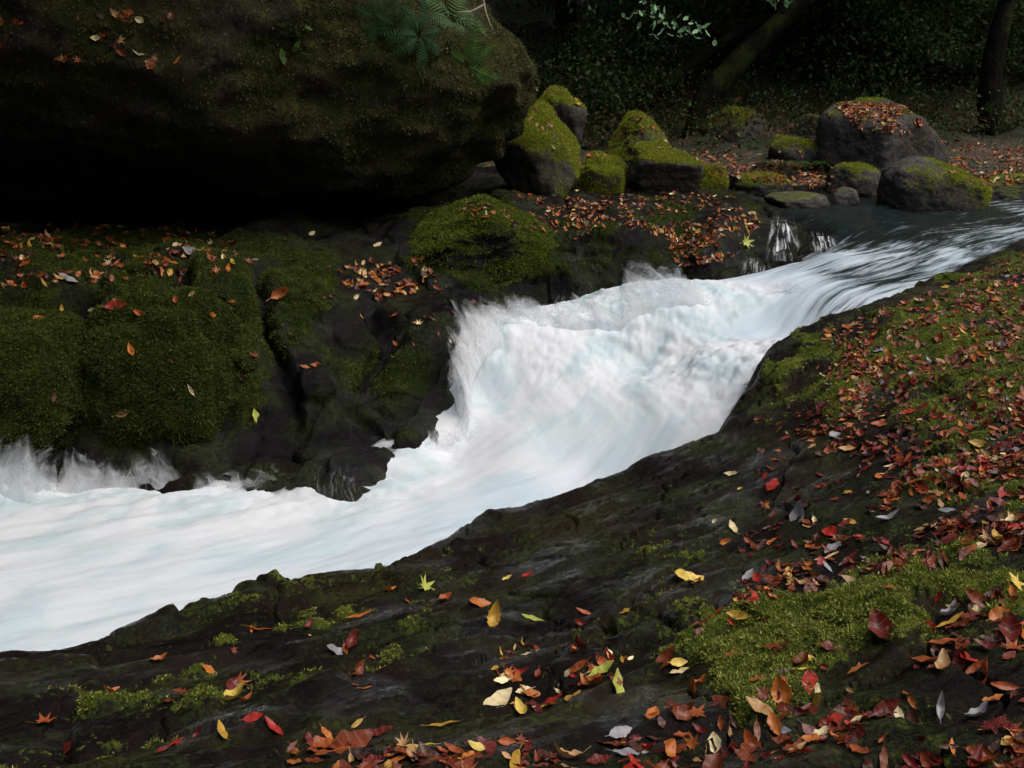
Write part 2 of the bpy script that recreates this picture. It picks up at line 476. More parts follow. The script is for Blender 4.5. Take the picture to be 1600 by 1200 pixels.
def build_near():
    X, Y = polar(-60, 62, 1050, 0.5, 12.5, 640)
    Z, d = near_height(X, Y)
    n = grid_normals(X, Y, Z)
    s, t = X * 0.82 + Y * 0.57, -X * 0.57 + Y * 0.82
    low = fbm(X * 0.9, Y * 0.9, 0, 3, 21)
    q = t * 3.2 + low * 1.6 + 0.5 * fbm(s * 1.2, t * 4, 0, 4, 8)
    fr = q - np.floor(q)
    led = (fr ** 1.6 - sstep(0.86, 1.0, fr)) - 0.35
    calm = sstep(1.5, 2.6, X * 0.6 + Y * 0.5)
    amp = -0.052 * (0.35 + 0.65 * sstep(-0.3, 0.4, fbm(s * 0.7, t * 1.3, 3, 2, 31))) * (1 - 0.55 * calm)
    h = led * amp
    h += 0.042 * fbm(s * 1.3, t * 2.8, 0, 4, 41) + 0.008 * fbm(s * 7, t * 12, 0, 4, 51) + 0.0035 * fbm(s * 22, t * 38, 0, 3, 52)
    ve, cid = voronoi_edge(s * 2.2 + 0.25 * low, t * 3.6 + 0.3 * fbm(X * 3, Y * 3, 0, 3, 61), 4)
    crack = (1 - sstep(0.0, 0.05, ve)) * sstep(0.0, 0.2, fbm(X * 0.9, Y * 0.9, 4, 2, 71) + 0.22)
    h += -0.035 * crack + 0.035 * (cid - 0.5) * sstep(0.0, 0.12, ve) * (1 - calm)
    # named cracks and the wet seam between the two slabs
    for line, w, dp in (([(940,1040,-1.42),(960,990,-1.5),(1000,940,-1.52),(1062,905,-1.47)], 0.012, 0.04), ([(1000,940,-1.52),(1040,950,-1.47),(1095,925,-1.4)], 0.010, 0.03), ([(960,990,-1.5),(1030,985,-1.42),(1075,1000,-1.33)], 0.010, 0.03),
                        ([(1045,885,-1.5),(1110,840,-1.52),(1210,770,-1.46),(1340,690,-1.32)], 0.035, 0.05), ([(420,1105,-1.38),(560,1010,-1.6),(640,985,-1.62),(760,975,-1.58)], 0.016, 0.04), ([(720,905,-1.75),(860,850,-1.75),(960,835,-1.68)], 0.014, 0.035),
                        ([(640,935,-1.76),(760,925,-1.7),(880,940,-1.6)], 0.010, 0.025), ([(120,1075,-1.52),(260,1040,-1.6),(400,1010,-1.66)], 0.014, 0.035)):
        cd = np.abs(polyline([tuple(P(*q)[:2]) for q in line], X + 0.03 * fbm(X * 6, Y * 6, 0, 3, 66), Y + 0.03 * fbm(X * 6, Y * 6, 7, 3, 67))[0])
        h -= dp * np.exp(-(cd / w) ** 2)
    # moss cover
    u, v = project(np.stack([X, Y, Z], -1))
    wu = u + 110 * fbm(X * 3.5, Y * 3.5, 0, 5, 81); wv = v + 60 * fbm(X * 3.5, Y * 3.5, 9, 5, 82)
    moss = 0.24 + 0.22 * fbm(X * 2.5, Y * 2.5, 0, 4, 83) + 0.20 * fbm(s * 9, t * 16, 0, 4, 86)
    for poly, val in (([(1040,970),(1200,945),(1330,890),(1450,870),(1600,880),(1620,1000),(1400,970),(1330,1020),(1290,1100),(1150,1130),(1060,1060)], 0.66),
                      ([(1420,870),(1600,900),(1600,960),(1400,950)], 0.72),
                      ([(1210,590),(1290,520),(1420,470),(1600,390),(1700,380),(1700,640),(1480,610),(1300,650),(1190,660)], 0.62),
                      ([(1400,600),(1640,560),(1640,840),(1380,800)], 0.52),
                      ([(1600,390),(2400,320),(2500,760),(1600,640)], 0.55),
                      ([(1600,860),(2400,800),(2400,1000),(1600,990)], 0.5),
                      ([(600,920),(680,860),(720,880),(640,1020),(560,1040)], 0.36),
                      ([(130,1100),(350,1010),(420,1060),(200,1200),(0,1200)], 0.33),
                      ([(1000,870),(1060,800),(1090,850),(1010,930)], 0.5),
                      ([(200,1000),(420,915),(640,905),(640,935),(300,1000)], 0.33)):
        m = 0
        for q in range(6):
            aq = q * 1.047; m = m + inpoly(poly, wu + 40 * math.cos(aq), wv + 22 * math.sin(aq)) / 6.0
        val = moss * (1 - m) + val * m - 0.12 * (1 - m)
        moss = np.where(m > 0, np.maximum(moss, val + 0.26 * fbm(X * 4, Y * 4, 2, 4, 84) + 0.42 * fbm(s * 8, t * 14, 3, 4, 87)), moss)
    moss *= 1 - sstep(0.06, 0.25, d)
    hump = sstep(0.4, 0.7, moss)
    h += hump * (0.022 + 0.02 * fbm(X * 9, Y * 9, 0, 4, 91))
    V = np.stack([X, Y, Z], -1) + n * h[..., None]
    me = raw_mesh('riverbank', V.reshape(-1, 3), grid_faces(*X.shape), M_near, True, {'moss': moss.ravel()})
    o = link('riverbank', me); tag(o, None, None, kind='structure')
    return o, V, moss
near_ob, near_V, near_moss = build_near()

# ------------------------------------------------------------------ far bank
far_pts = [  # u, v, height below the camera
    (-300,740,-2.2),(0,750,-2.2),(150,752,-2.19),(300,757,-2.17),(450,757,-2.14),(545,750,-2.1),(590,742,-2.1),(640,702,-2.03),(700,648,-1.88),(738,596,-1.76),(742,545,-1.62),(765,490,-1.55),(830,485,-1.62),(930,480,-1.58),(1000,455,-1.48),(1060,440,-1.42),(1200,450,-1.5),(1270,415,-1.3),
    (600,640,-1.92),(660,570,-1.74),(570,520,-1.56),
    (250,370,-1.14),(100,365,-1.12),(-300,350,-1.05),(600,440,-1.36),(640,400,-1.24),(500,370,-1.12),
    (300,335,-1.05),(600,340,-1.05),(0,335,-1.05),(700,440,-1.38),(740,380,-1.17),(820,400,-1.25),(880,430,-1.38),
    (820,330,-1.04),(860,300,-0.96),(950,300,-0.96),(1060,300,-0.98),(1130,312,-1.02),(900,350,-1.08),(1000,350,-1.08),(1000,400,-1.22),(940,420,-1.32),(1080,350,-1.1),(1080,400,-1.22),(1150,345,-1.08),(1170,380,-1.17),(1120,415,-1.27),
    (1200,345,-1.12),(1215,400,-1.24),(1250,380,-1.2),(1290,370,-1.2)]
fA = np.array([P(*p) for p in far_pts] + [PD(*q) for q in
    [(u, v, y) for u in (-400, -150, 60, 230, 390) for v, y in ((640, 6.16), (540, 6.48), (462, 6.8), (425, 7.15))] +
    [(500, 690, 5.95), (490, 590, 6.3), (500, 490, 6.85), (490, 410, 7.6), (560, 620, 6.3), (420, 380, 8.0)]])
extra = [(-6, 14, -0.7), (0, 13, -0.85), (3, 13, -0.95), (4.2, 9.3, -1.5), (6.2, 10.4, -1.5), (5.5, 13, -0.95), (2.9, 11.3, -1.0), (4.6, 11.3, -1.0), (3.2, 10.4, -1.06), (4.8, 10.5, -1.09), (6.0, 11.6, -1.05), (8, 14, -0.9), (-9, 10, -0.8)]
fxy = np.r_[fA[:, :2], np.array([e[:2] for e in extra])]
fz = np.r_[fA[:, 2], np.array([e[2] + CZ for e in extra])]
far_tps = TPS(fxy, fz, 3e-3)

shore_pts = [(-1500,735,-2.3),(-900,735,-2.25),(-300,745,-2.22),(0,750,-2.2),(150,752,-2.19),(300,757,-2.17),(450,757,-2.14),(545,750,-2.1),(570,742,-2.1),(600,712,-2.04),(640,660,-1.9),(672,600,-1.77),(690,545,-1.63),(735,490,-1.56),
    (830,485,-1.62),(930,480,-1.58),(1000,455,-1.48),(1060,440,-1.42),(1130,455,-1.45),(1200,455,-1.48),(1265,415,-1.28),(1300,385,-1.22),(1325,352,-1.2),(1330,326,-1.13),(1400,318,-1.08),(1550,315,-1.08),(1800,310,-1.08),(2300,300,-1.08)]
shore_xy = [tuple(P(*p)[:2]) for p in shore_pts]

def far_height(X, Y):
    z = np.clip(far_tps(X, Y), -0.6, 2.4)
    d = -polyline(shore_xy, X, Y)[0] + 0.06 * fbm(X * 3, Y * 3, 0, 3, 6)
    return np.maximum(np.minimum(z, 9) - 2.0 * (np.sqrt(np.maximum(d, 0) ** 2 + 0.004) - 0.0632) - 4 * np.maximum(d - 0.3, 0), -0.9)

def build_far():
    X, Y = polar(-48, 38, 1000, 5.0, 16, 560)
    Z = far_height(X, Y)
    n = grid_normals(X, Y, Z)
    low = fbm(X * 0.8, Y * 0.8, 0, 3, 121)
    slope = 1 - n[..., 2]
    h = 0.11 * fbm(X * 1.3, Y * 1.3, Z * 2.2, 5, 141) + 0.05 * (ridged(X * 2.2, Y * 1.4, Z * 2, 4, 151) - 0.5) + 0.016 * fbm(X * 9, Y * 9, Z * 9, 4, 161)
    lv, lc = voronoi_edge(X * 1.5 + 0.35 * Z + 0.35 * fbm(X * 1.2, Y * 1.2, Z, 3, 177), (Y - Z) * 0.62 + 0.3 * low, 19)
    lobes = sstep(0.0, 0.34, lv) - 0.6
    lobe_w = sstep(-0.35, -0.95, X) * sstep(7.9, 7.1, Y)
    h += (0.18 * lobes + 0.16 * (lc - 0.5)) * sstep(0.3, 0.85, Z) * sstep(1.2, 0.2, X) * sstep(7.6, 6.9, Y)
    ve, cid = voronoi_edge(X * 1.5 + 0.4 * low + Y * 0.3, Y * 1.1 + Z * 1.5 + 0.4 * fbm(X * 2, Y * 2, 3, 3, 171), 8)
    h += -0.05 * (1 - sstep(0, 0.08, ve)) + 0.07 * (cid - 0.5) * sstep(0, 0.16, ve)
    u, v = project(np.stack([X, Y, Z], -1))
    moss = 0.30 * np.ones_like(X) + 0.32 * fbm(X * 1.6, Y * 1.6, Z * 1.6, 4, 181)
    wu = u + 40 * fbm(X * 3, Y * 3, 0, 4, 182); wv = v + 18 * fbm(X * 3, Y * 3, 5, 4, 183)
    for poly, val in (([(0,360),(300,350),(520,395),(540,470),(440,540),(390,690),(0,700)], 0.6),
                      ([(640,330),(830,330),(900,430),(760,450),(640,420)], 0.6),
                      ([(1000,330),(1080,320),(1090,400),(1020,410)], 0.55), ([(860,350),(960,340),(960,420),(880,420)], 0.5)):
        moss = np.where(inpoly(poly, wu, wv), np.maximum(moss, val + 0.25 * fbm(X * 3, Y * 3, 2, 4, 184)), moss)
    moss = moss - 0.42 * (1 - sstep(0.03, 0.16, lv)) * lobe_w
    wet = 1 - sstep(0.30, 0.62, Z + 0.12 * low)
    moss = moss * (1 - 0.85 * wet)
    h += sstep(0.45, 0.75, moss) * (0.02 + 0.02 * fbm(X * 8, Y * 8, 0, 3, 191))
    V = np.stack([X, Y, Z], -1) + n * h[..., None]
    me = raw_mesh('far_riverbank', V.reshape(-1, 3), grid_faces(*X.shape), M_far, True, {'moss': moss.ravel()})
    o = link('far_riverbank', me); tag(o, None, None, kind='structure')
    return o, V, moss
far_ob, far_V, far_moss = build_far()

# ------------------------------------------------------------------ hillside
def hill_height(X, Y):
    r = np.hypot(X, Y)
    base = -1.05 + 0.13 * np.maximum(Y - 11, 0)
    up = np.maximum(Y - 16.5 + 0.12 * np.abs(X), 0)
    left = np.maximum(-X - 6.5, 0)  # steep left flank added to keep light off the left side
    rr = np.maximum(X - 13, 0)
    back = np.maximum(-Y - 4, 0)
    z = base + 0.42 * up ** 1.1 + 0.9 * left + 0.5 * rr + 0.6 * back
    z = z + 0.35 * fbm(X * 0.25, Y * 0.25, 0, 4, 201) * sstep(11, 14, np.maximum(Y, np.abs(X)))
    z = np.where((Y < 12.5) & (np.abs(X) < 9) & (Y > -4), np.minimum(z, -1.5 - 1.0 * (1 - sstep(9.5, 12.5, Y)) + 0.5 * sstep(11, 12.5, Y)), z)
    return np.minimum(z, 30) + CZ

def build_hill():
    az = np.linspace(-math.pi, math.pi, 361)[:, None]; r = np.exp(np.linspace(math.log(2.0), math.log(160), 260))[None, :]
    X, Y = np.sin(az) * r, np.cos(az) * r
    Z = hill_height(X, Y) + 0.08 * fbm(X * 1.5, Y * 1.5, 0, 4, 211) * sstep(11, 13, np.hypot(X, Y))
    o = link('hillside', raw_mesh('hillside', np.stack([X, Y, Z], -1).reshape(-1, 3), grid_faces(*X.shape), M_soil))
    tag(o, None, None, kind='structure')
    return o
hill_ob = build_hill()

# ------------------------------------------------------------------ river water
W = [  # u, v, height, foam
    (2300,310,-1.08,0.1),(1900,320,-1.08,0.1),(1700,335,-1.08,0.25),(1600,328,-1.08,0.3),(1530,335,-1.09,0.1),(1450,340,-1.1,0.06),(1300,345,-1.1,0.05),(1220,335,-1.08,0.05),(1600,365,-1.12,0.35),(1400,365,-1.11,0.05),(1350,325,-1.06,0.05),(1500,320,-1.06,0.05),
    (1300,402,-1.17,0.5),(1400,390,-1.14,0.36),(1500,380,-1.13,0.28),(1250,470,-1.33,0.62),(1350,430,-1.23,0.26),(1390,440,-1.22,0.24),(1420,430,-1.21,0.33),(1220,520,-1.5,0.75),(1450,450,-1.23,0.6),(1300,470,-1.3,0.42),(1530,400,-1.15,0.5),
    (1050,452,-1.292,1),(1140,464,-1.344,1),(1200,462,-1.336,1),(960,492,-1.436,1),(900,497,-1.456,1),(830,497,-1.456,1),(790,500,-1.465,1),(765,515,-1.507,1),(1000,470,-1.355,1),
    (1000,560,-1.66,1),(1100,580,-1.6,1),(1180,540,-1.5,1),(850,600,-1.75,1),(760,620,-1.85,1),(735,580,-1.73,1),(742,540,-1.6,1),(725,645,-1.9,1),(660,705,-2.03,1),(950,650,-1.84,1),(1100,640,-1.74,1),(800,700,-1.98,1),(900,735,-2.06,0.9),(960,745,-2.06,0.85),
    (700,720,-2.1,1),(600,770,-2.15,1),(700,820,-2.15,0.85),(800,770,-2.1,0.8),(400,790,-2.18,1),(400,880,-2.22,0.9),(250,775,-2.2,1),(200,880,-2.22,0.9),(0,800,-2.24,0.95),(0,1000,-2.28,0.9),(-300,850,-2.28,0.9),(-300,1100,-2.3,0.9),(-700,900,-2.32,0.9),
    (600,860,-2.18,0.85)]
wA = np.array([P(*p[:3]) for p in W])
wex = [(-0.85, 7.1, -2.1), (-1.3, 6.6, -2.3), (0.2, 7.9, -1.75), (1.2, 8.2, -1.6), (-3.5, 6.6, -2.35), (-6, 6.5, -2.4), (2.2, 8.2, -1.3), (5.5, 12.5, -1.06), (8, 14, -1.06)]
water_tps = TPS(np.r_[wA[:, :2], np.array([e[:2] for e in wex])], np.r_[wA[:, 2], np.array([e[2] + CZ for e in wex])], 2e-3)
flow = [tuple(q[:2]) for q in spline([P(*p) for p in [(2600,300,-1.08),(1900,325,-1.08),(1600,365,-1.12),(1450,410,-1.18),(1300,460,-1.3),(1150,540,-1.5),(1000,620,-1.8),(850,715,-2.0),(600,800,-2.17),(300,870,-2.22),(0,920,-2.25),(-400,1000,-2.3),(-900,1050,-2.35)]], 60)]

def water_base(X, Y):
    z = water_tps(X, Y)
    q = P(-5, 745, -2.15)
    d = np.hypot((X - q[0]) / 0.30, (Y - q[1]) / 0.22)
    return z + 0.16 * np.exp(-d ** 2) * np.maximum(0.6 + 1.6 * fbm(X * 7, Y * 7, 0, 4, 361), 0)

def build_water():
    X, Y = polar(-46, 48, 1000, 2.6, 15, 620)
    Z = water_base(X, Y)
    v, u = polyline(flow, X, Y)
    foam = idw([tuple(p[:2]) for p in wA], [w[3] for w in W], X, Y)
    turb = sstep(0.75, 1.0, foam)
    lower = 1 - sstep(0.35, 0.75, Z)
    Z = Z + turb * (1 - lower) * (0.035 * fbm(X * 2.2 + 0.9 * Y, Y * 0.6, 0, 2, 301) + 0.007 * fbm(X * 8 + 3.5 * Y, Y * 1.2, 0, 3, 311))
    Z = Z + lower * 0.022 * fbm(u * 1.1, v * 4.5, 0, 4, 321)
    ds = polyline(shore_xy, X, Y)[0]
    Z = Z + lower * np.exp(-(ds / 0.4) ** 2) * (0.03 + 0.055 * fbm(X * 3.2, Y * 6, 0, 4, 325))
    Z = Z + (1 - turb) * 0.014 * fbm(u * 2.0, v * 9, 0, 4, 331) + (1 - sstep(0.1, 0.4, foam)) * 0.02 * fbm(X * 3, Y * 3, 0, 3, 341)
    top = sstep(0.62, 0.95, Z) * turb
    Z = Z + top * 0.015 * np.maximum(fbm(X * 6, Y * 6, 0, 4, 351), 0)
    ground = np.maximum(far_height(X, Y), near_height(X, Y)[0])
    dep = np.clip(Z - ground, -0.3, 0.6)
    V = np.stack([X, Y, Z], -1)
    n = grid_normals(X, Y, Z)
    rag = turb * (1 - 0.75 * lower)
    V = V + n * (rag * ((0.004 + 0.032 * top) * np.maximum(fbm(X * 5, Y * 5, Z * 5, 4, 371), -0.3) + (0.001 + 0.02 * top) * (ridged(X * 9, Y * 9, Z * 7, 4, 381) - 0.45)))[..., None]
    q0 = P(950, 650, -1.84)
    v0, u0 = [float(t[0]) for t in polyline(flow, np.array([q0[0]]), np.array([q0[1]]))]
    wv = sstep(0.55, 1.0, turb * (1 - lower)) * sstep(1.9, 0.9, X) * 0.9
    pu = u0 - 0.45 * (X - q0[0]) - 0.9 * (Y - q0[1]); pv = v0 + 0.9 * (X - q0[0]) - 0.4 * (Y - q0[1])
    u = u * (1 - wv) + pu * wv; v = v * (1 - wv) + pv * wv
    fc = grid_faces(*X.shape)
    ok = (Z - ground > -0.35).ravel()
    fc = fc[ok[fc].all(1)]
    me = raw_mesh('river_water', V.reshape(-1, 3), fc, M_water, True, {'foam': foam.ravel(), 'depth': dep.ravel()}, np.stack([u, v], -1).reshape(-1, 2))
    o = link('river', me); tag(o, None, None, kind='structure')
    return o
river_ob = build_water()
bpy.context.view_layer.update()

# ------------------------------------------------------------------ boulders
_ico = {}
def ico(sub):
    if sub not in _ico:
        bm = bmesh.new(); bmesh.ops.create_icosphere(bm, subdivisions=sub, radius=1)
        _ico[sub] = (np.array([v.co for v in bm.verts]), np.array([[v.index for v in f.verts] for f in bm.faces])); bm.free()
    return _ico[sub]

ROCKS = {}
def boulder(key, name, label, box, y, mat, seed, moss=0.5, deep=1.0, cuts=7, planes=(), rough=1.0, sub=5, sink=0.35, p=2.5, group=None, cat='boulder', mossdir=(0, 0, 1), flat=0.25):
    u0, v0, u1, v1 = box
    D, fc = ico(sub)
    rg = np.random.default_rng(seed)
    r = 1.0 / (np.abs(D) ** p).sum(1) ** (1 / p)
    pl = [np.r_[q / np.linalg.norm(q), rg.uniform(0.68, 0.9)] for q in rg.normal(size=(cuts, 3))]
    pl += [np.r_[np.array(q[:3]) / np.linalg.norm(q[:3]), q[3]] for q in planes]
    for q in pl:
        c = D @ q[:3]
        lim = np.where(c > 0.05, q[3] / np.maximum(c, 0.05), 9)
        k = 14.0
        r = -np.log(np.exp(-k * r) + np.exp(-k * np.minimum(lim, 3))) / k
    sh = rg.uniform(0, 50, 3)
    q = D * 1.0 + sh
    r = r * (1 + rough * (0.10 * fbm(q[:, 0] * 1.3, q[:, 1] * 1.3, q[:, 2] * 1.3, 3, seed) + 0.045 * fbm(q[:, 0] * 4, q[:, 1] * 4, q[:, 2] * 4, 4, seed + 5) + 0.02 * fbm(q[:, 0] * 14, q[:, 1] * 14, q[:, 2] * 14, 3, seed + 9)))
    V = D * r[:, None]
    c = PD((u0 + u1) / 2, (v0 + v1) / 2, y)
    dist = c[1] * CP - (c[2] - CZ) * SP
    w, h = (u1 - u0) / F * dist, (v1 - v0) / F * dist
    lo, hi = V.min(0), V.max(0)
    V = (V - (lo + hi) / 2) / (hi - lo)
    V[:, 2] = np.where(V[:, 2] < 0, V[:, 2] * (1 + sink), V[:, 2])
    V = V * np.array([w, w * deep, h])
    me = raw_mesh(name, V, fc, mat)
    nv = np.zeros(len(V) * 3, np.float32); me.vertices.foreach_get('normal', nv); nv = nv.reshape(-1, 3)
    Wp = V + c
    md = np.array(mossdir, float); md /= np.linalg.norm(md)
    mo = moss + 0.42 * (nv @ md - 0.35) + 0.28 * fbm(Wp[:, 0] * 2.2, Wp[:, 1] * 2.2, Wp[:, 2] * 2.2, 4, seed + 20)
    a = me.attributes.new('moss', 'FLOAT', 'POINT'); a.data.foreach_set('value', np.ascontiguousarray(mo, np.float32))
    base = c.copy(); base[2] += V[:, 2].min()
    V2 = V.copy(); V2[:, 2] -= V[:, 2].min()
    me.vertices.foreach_set('co', np.ascontiguousarray(V2, np.float32).ravel()); me.update()
    o = link(name, me, loc=base)
    tag(o, label, cat, group)
    ROCKS[key] = dict(ob=o, V=V2 + base, F=fc, N=nv, moss=mo, c=c)
    return o

boulder('over', 'overhanging_boulder', 'huge dark overhanging boulder with mossy right end above a black hollow', (-420, -330, 838, 350), 10.2, M_over, 11, 0.45, 0.72, 0,
        [(0.4, -0.3, -0.9, 1.26), (-0.2, -0.7, -0.7, 1.0), (1, -0.2, 0.75, 0.70)], 1.1, 7, 0.0, 3.2, mossdir=(0.85, -0.5, 0.3))
boulder('behind', 'boulder', 'mossy boulder wedged behind the big overhang with its flat top at an angle', (832, 136, 916, 250), 11.6, M_boul, 23, 0.5, 1.0, 9, [(0.25, -0.2, 0.95, 0.55)], rough=1.3)
boulder('pale', 'boulder', 'pale lichened boulder leaning beside the mossy end of the big overhang', (765, 160, 910, 308), 10.6, M_boul, 24, 0.46, 1.0, 7, [(0.82, -0.25, 0.52, 0.5)], 1.3, mossdir=(0.6, -0.3, 0.7))
boulder('low', 'boulder', 'low green moss covered rock between the pale and the peaked boulders', (896, 238, 978, 312), 10.9, M_boul, 25, 0.62, 1.0, 9, rough=1.4)
boulder('peak', 'boulder', 'tall peaked boulder with bright green moss on top', (938, 176, 1062, 310), 11.6, M_boul, 26, 0.47, 1.0, 5, [(0.72, -0.2, 0.62, 0.56), (-0.8, -0.2, 0.55, 0.58), (0.1, -0.9, 0.3, 0.7)], 1.2, 6)
boulder('table', 'boulder', 'flat topped mossy boulder standing in front of the peaked one', (980, 224, 1096, 312), 10.9, M_boul, 27, 0.46, 0.9, 5, [(0.25, -0.35, 0.9, 0.55), (0.2, -0.9, -0.5, 0.6)], 0.8, 6)
boulder('green', 'boulder', 'small rounded green boulder right of the flat topped one', (1086, 256, 1138, 314), 11.2, M_boul, 28, 0.62, 1.0, 6, rough=1.3)
boulder('grey1', 'river_stone', 'small bare grey stone beside the rounded green boulder', (1128, 266, 1178, 300), 11.6, M_boul, 29, 0.2, 1.0, 6, cat='stone')
boulder('grey2', 'river_stone', 'long grey stone with a mossy right shoulder at the water edge', (1148, 272, 1238, 318), 10.9, M_boul, 30, 0.42, 0.8, 5, cat='stone')
boulder('grey3', 'river_stone', 'rounded purple grey stone behind the shore stones', (1226, 276, 1308, 318), 11.6, M_boul, 31, 0.15, 0.8, 4, cat='stone')
boulder('brown', 'boulder', 'dark brown rounded boulder left of the half mossy boulder', (1292, 255, 1374, 318), 10.9, M_boul, 32, 0.30, 0.9, 4)
boulder('leafy', 'boulder', 'large grey boulder with its sloping top covered in fallen leaves', (1280, 156, 1476, 300), 12.6, M_boul, 33, 0.17, 0.9, 2, [(-0.15, -0.35, 0.93, 0.58), (0.4, -0.9, 0.0, 0.6), (-0.75, -0.6, 0.1, 0.62), (0.8, 0, 0.6, 0.66)], 0.7, 6)
boulder('half', 'boulder', 'rounded boulder at the waterline with a bright moss patch on its right half', (1376, 246, 1542, 345), 10.2, M_boul, 34, 0.40, 0.8, 2, [(0.55, -0.2, 0.8, 0.66)], 0.7, 6, mossdir=(0.8, -0.2, 0.6))
boulder('tiny1', 'river_stone', 'small dark stone wedged under the brown rounded boulder', (1286, 292, 1344, 330), 10.3, M_boul, 35, 0.25, 0.9, 5, cat='stone')
boulder('tiny2', 'river_stone', 'low flat stone at the edge of the dark pool', (1196, 300, 1296, 334), 10.0, M_boul, 36, 0.25, 0.6, 5, cat='stone')
boulder('dark1', 'boulder', 'dark mossy boulder in the shade left of the large leaf covered boulder', (1100, 168, 1212, 262), 14.6, M_boul, 37, 0.32, 0.9, 8, rough=1.3)
boulder('dark2', 'boulder', 'small grey boulder against the left side of the leaf covered boulder', (1236, 178, 1296, 250), 14.4, M_boul, 38, 0.3, 0.9, 6)
boulder('dark3', 'boulder', 'low dark boulder at the right edge of the far shore', (1516, 272, 1640, 330), 10.9, M_boul, 39, 0.35, 0.8, 6)
boulder('dark4', 'boulder', 'dark mossy rock half hidden in the undergrowth above the low shore stones', (1196, 212, 1290, 290), 13.0, M_boul, 40, 0.4, 0.9, 8, rough=1.3)
boulder('lobe1', 'mossy_rock', 'rounded moss covered rock above the splash at the left edge', (-130, 492, 184, 740), 6.22, M_mossy, 51, 0.66, 0.8, 2, [(1, -0.3, 0.1, 0.85)], 1.3, 6, 0.1, 3.0, cat='rock', mossdir=(0.2, -0.6, 0.8))
boulder('lobe2', 'mossy_rock', 'broad moss covered rock face with a few leaves beside the splash rock', (142, 448, 392, 735), 6.3, M_mossy, 52, 0.66, 0.8, 3, [(0.9, -0.35, 0.3, 0.78), (-0.1, -0.5, 0.85, 0.82)], 1.5, 6, 0.1, 2.6, cat='rock', mossdir=(0.0, -0.6, 0.8))
boulder('dome', 'river_stone', 'smooth bare grey dome of rock under the dark overhang', (330, 322, 590, 420), 8.9, M_mossy, 54, 0.0, 0.7, 2, (), 0.5, 6, 0.2, 2.3, cat='rock')
boulder('hump', 'mossy_rock', 'bright green mossy hump of rock at the mouth of the dark hollow', (635, 308, 880, 450), 8.4, M_mossy, 55, 0.58, 0.8, 4, [(0.75, -0.2, 0.65, 0.62), (-0.6, -0.4, 0.7, 0.7)], 1.4, 6, 0.2, 2.5, cat='rock', mossdir=(-0.1, -0.2, 0.9))
boulder('stone', 'grey_stone', 'pale grey lichened stone poking out of the moss on the near bank', (1520, 858, 1640, 925), 2.75, M_boul, 56, 0.05, 0.8, 3, (), 0.6, 5, 0.3, 2.4, cat='stone')

bpy.context.view_layer.update()
cam_o = Vector((0, 0, CZ))
def cast(u, v, obs):
    d = Vector(ray(u, v)).normalized(); best = None
    for o in obs:
        inv = o.matrix_world.inverted()
        ok, loc, nor, _ = o.ray_cast(inv @ cam_o, (inv.to_3x3() @ d).normalized())
        if ok:
            loc = o.matrix_world @ loc; t = (loc - cam_o).length
            if best is None or t < best[0]: best = (t, loc, (o.matrix_world.to_3x3() @ nor).normalized(), o)
    return best
NEAR = [near_ob, ROCKS['stone']['ob']]
FAR = [far_ob, hill_ob] + [k['ob'] for n, k in ROCKS.items() if n != 'stone']

# ------------------------------------------------------------------ moss shoots (uncountable)
def moss_tufts(name, pts, nrm, size, cols, seed=1):
    rg = np.random.default_rng(seed); n = len(pts); B = 4
    Pp = np.repeat(pts, B, 0) + rg.normal(size=(n * B, 3)) * size * 0.5
    N = np.repeat(nrm, B, 0)
    d = N + rg.normal(size=N.shape) * 0.75; d /= np.linalg.norm(d, axis=1, keepdims=True)
    s = np.cross(d, rg.normal(size=d.shape)); s /= np.linalg.norm(s, axis=1, keepdims=True) + 1e-9
    L = size * rg.uniform(0.6, 1.5, (n * B, 1))
    V = np.stack([Pp - s * L * 0.22 - N * size * 0.2, Pp + s * L * 0.22 - N * size * 0.2, Pp + d * L], 1).reshape(-1, 3)
    Fc = np.arange(n * B * 3).reshape(-1, 3)
    c = np.asarray(cols)[rg.integers(0, len(cols), n * B)] * rg.uniform(0.6, 1.3, (n * B, 1))
    me = raw_mesh(name, V, Fc, M_mosst, False, {'col': np.repeat(c, 3, 0)})
    o = link(name, me); tag(o, None, None, kind='stuff')
    return o

def sample_grid(V, moss, cnt, thr, seed, maxr=99):
    rg = np.random.default_rng(seed)
    A = V[:-1, :-1]; n = np.cross(V[1:, :-1] - A, V[:-1, 1:] - A); ar = np.linalg.norm(n, axis=-1)
    nn = n / (ar[..., None] + 1e-12); nn[nn[..., 2] < 0] *= -1
    m = sstep(thr - 0.08, thr + 0.15, moss[:-1, :-1])
    u, v = project(A)
    vis = (u > -150) & (u < 2100) & (v > -100) & (v < 1330)
    w = (ar * m * vis / np.maximum(np.linalg.norm(A - [0, 0, CZ], axis=-1), 1.0) ** 1.3).ravel(); w /= w.sum()
    i = rg.choice(len(w), cnt, p=w)
    a = A.reshape(-1, 3)[i]; f1 = (V[1:, :-1] - A).reshape(-1, 3)[i]; f2 = (V[:-1, 1:] - A).reshape(-1, 3)[i]
    return a + f1 * rg.random((cnt, 1)) + f2 * rg.random((cnt, 1)), nn.reshape(-1, 3)[i]

gm = [(0.10, 0.14, 0.016), (0.17, 0.22, 0.024), (0.27, 0.31, 0.04), (0.06, 0.085, 0.012), (0.20, 0.18, 0.04), (0.36, 0.38, 0.08)]
pts, nn = sample_grid(near_V, near_moss, 90000, 0.5, 3)
moss_tufts('moss', pts, nn, 0.0065, gm, 5)
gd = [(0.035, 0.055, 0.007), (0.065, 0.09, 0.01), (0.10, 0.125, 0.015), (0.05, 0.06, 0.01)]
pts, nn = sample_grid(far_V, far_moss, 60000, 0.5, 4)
moss_tufts('moss', pts, nn, 0.012, gd, 6)

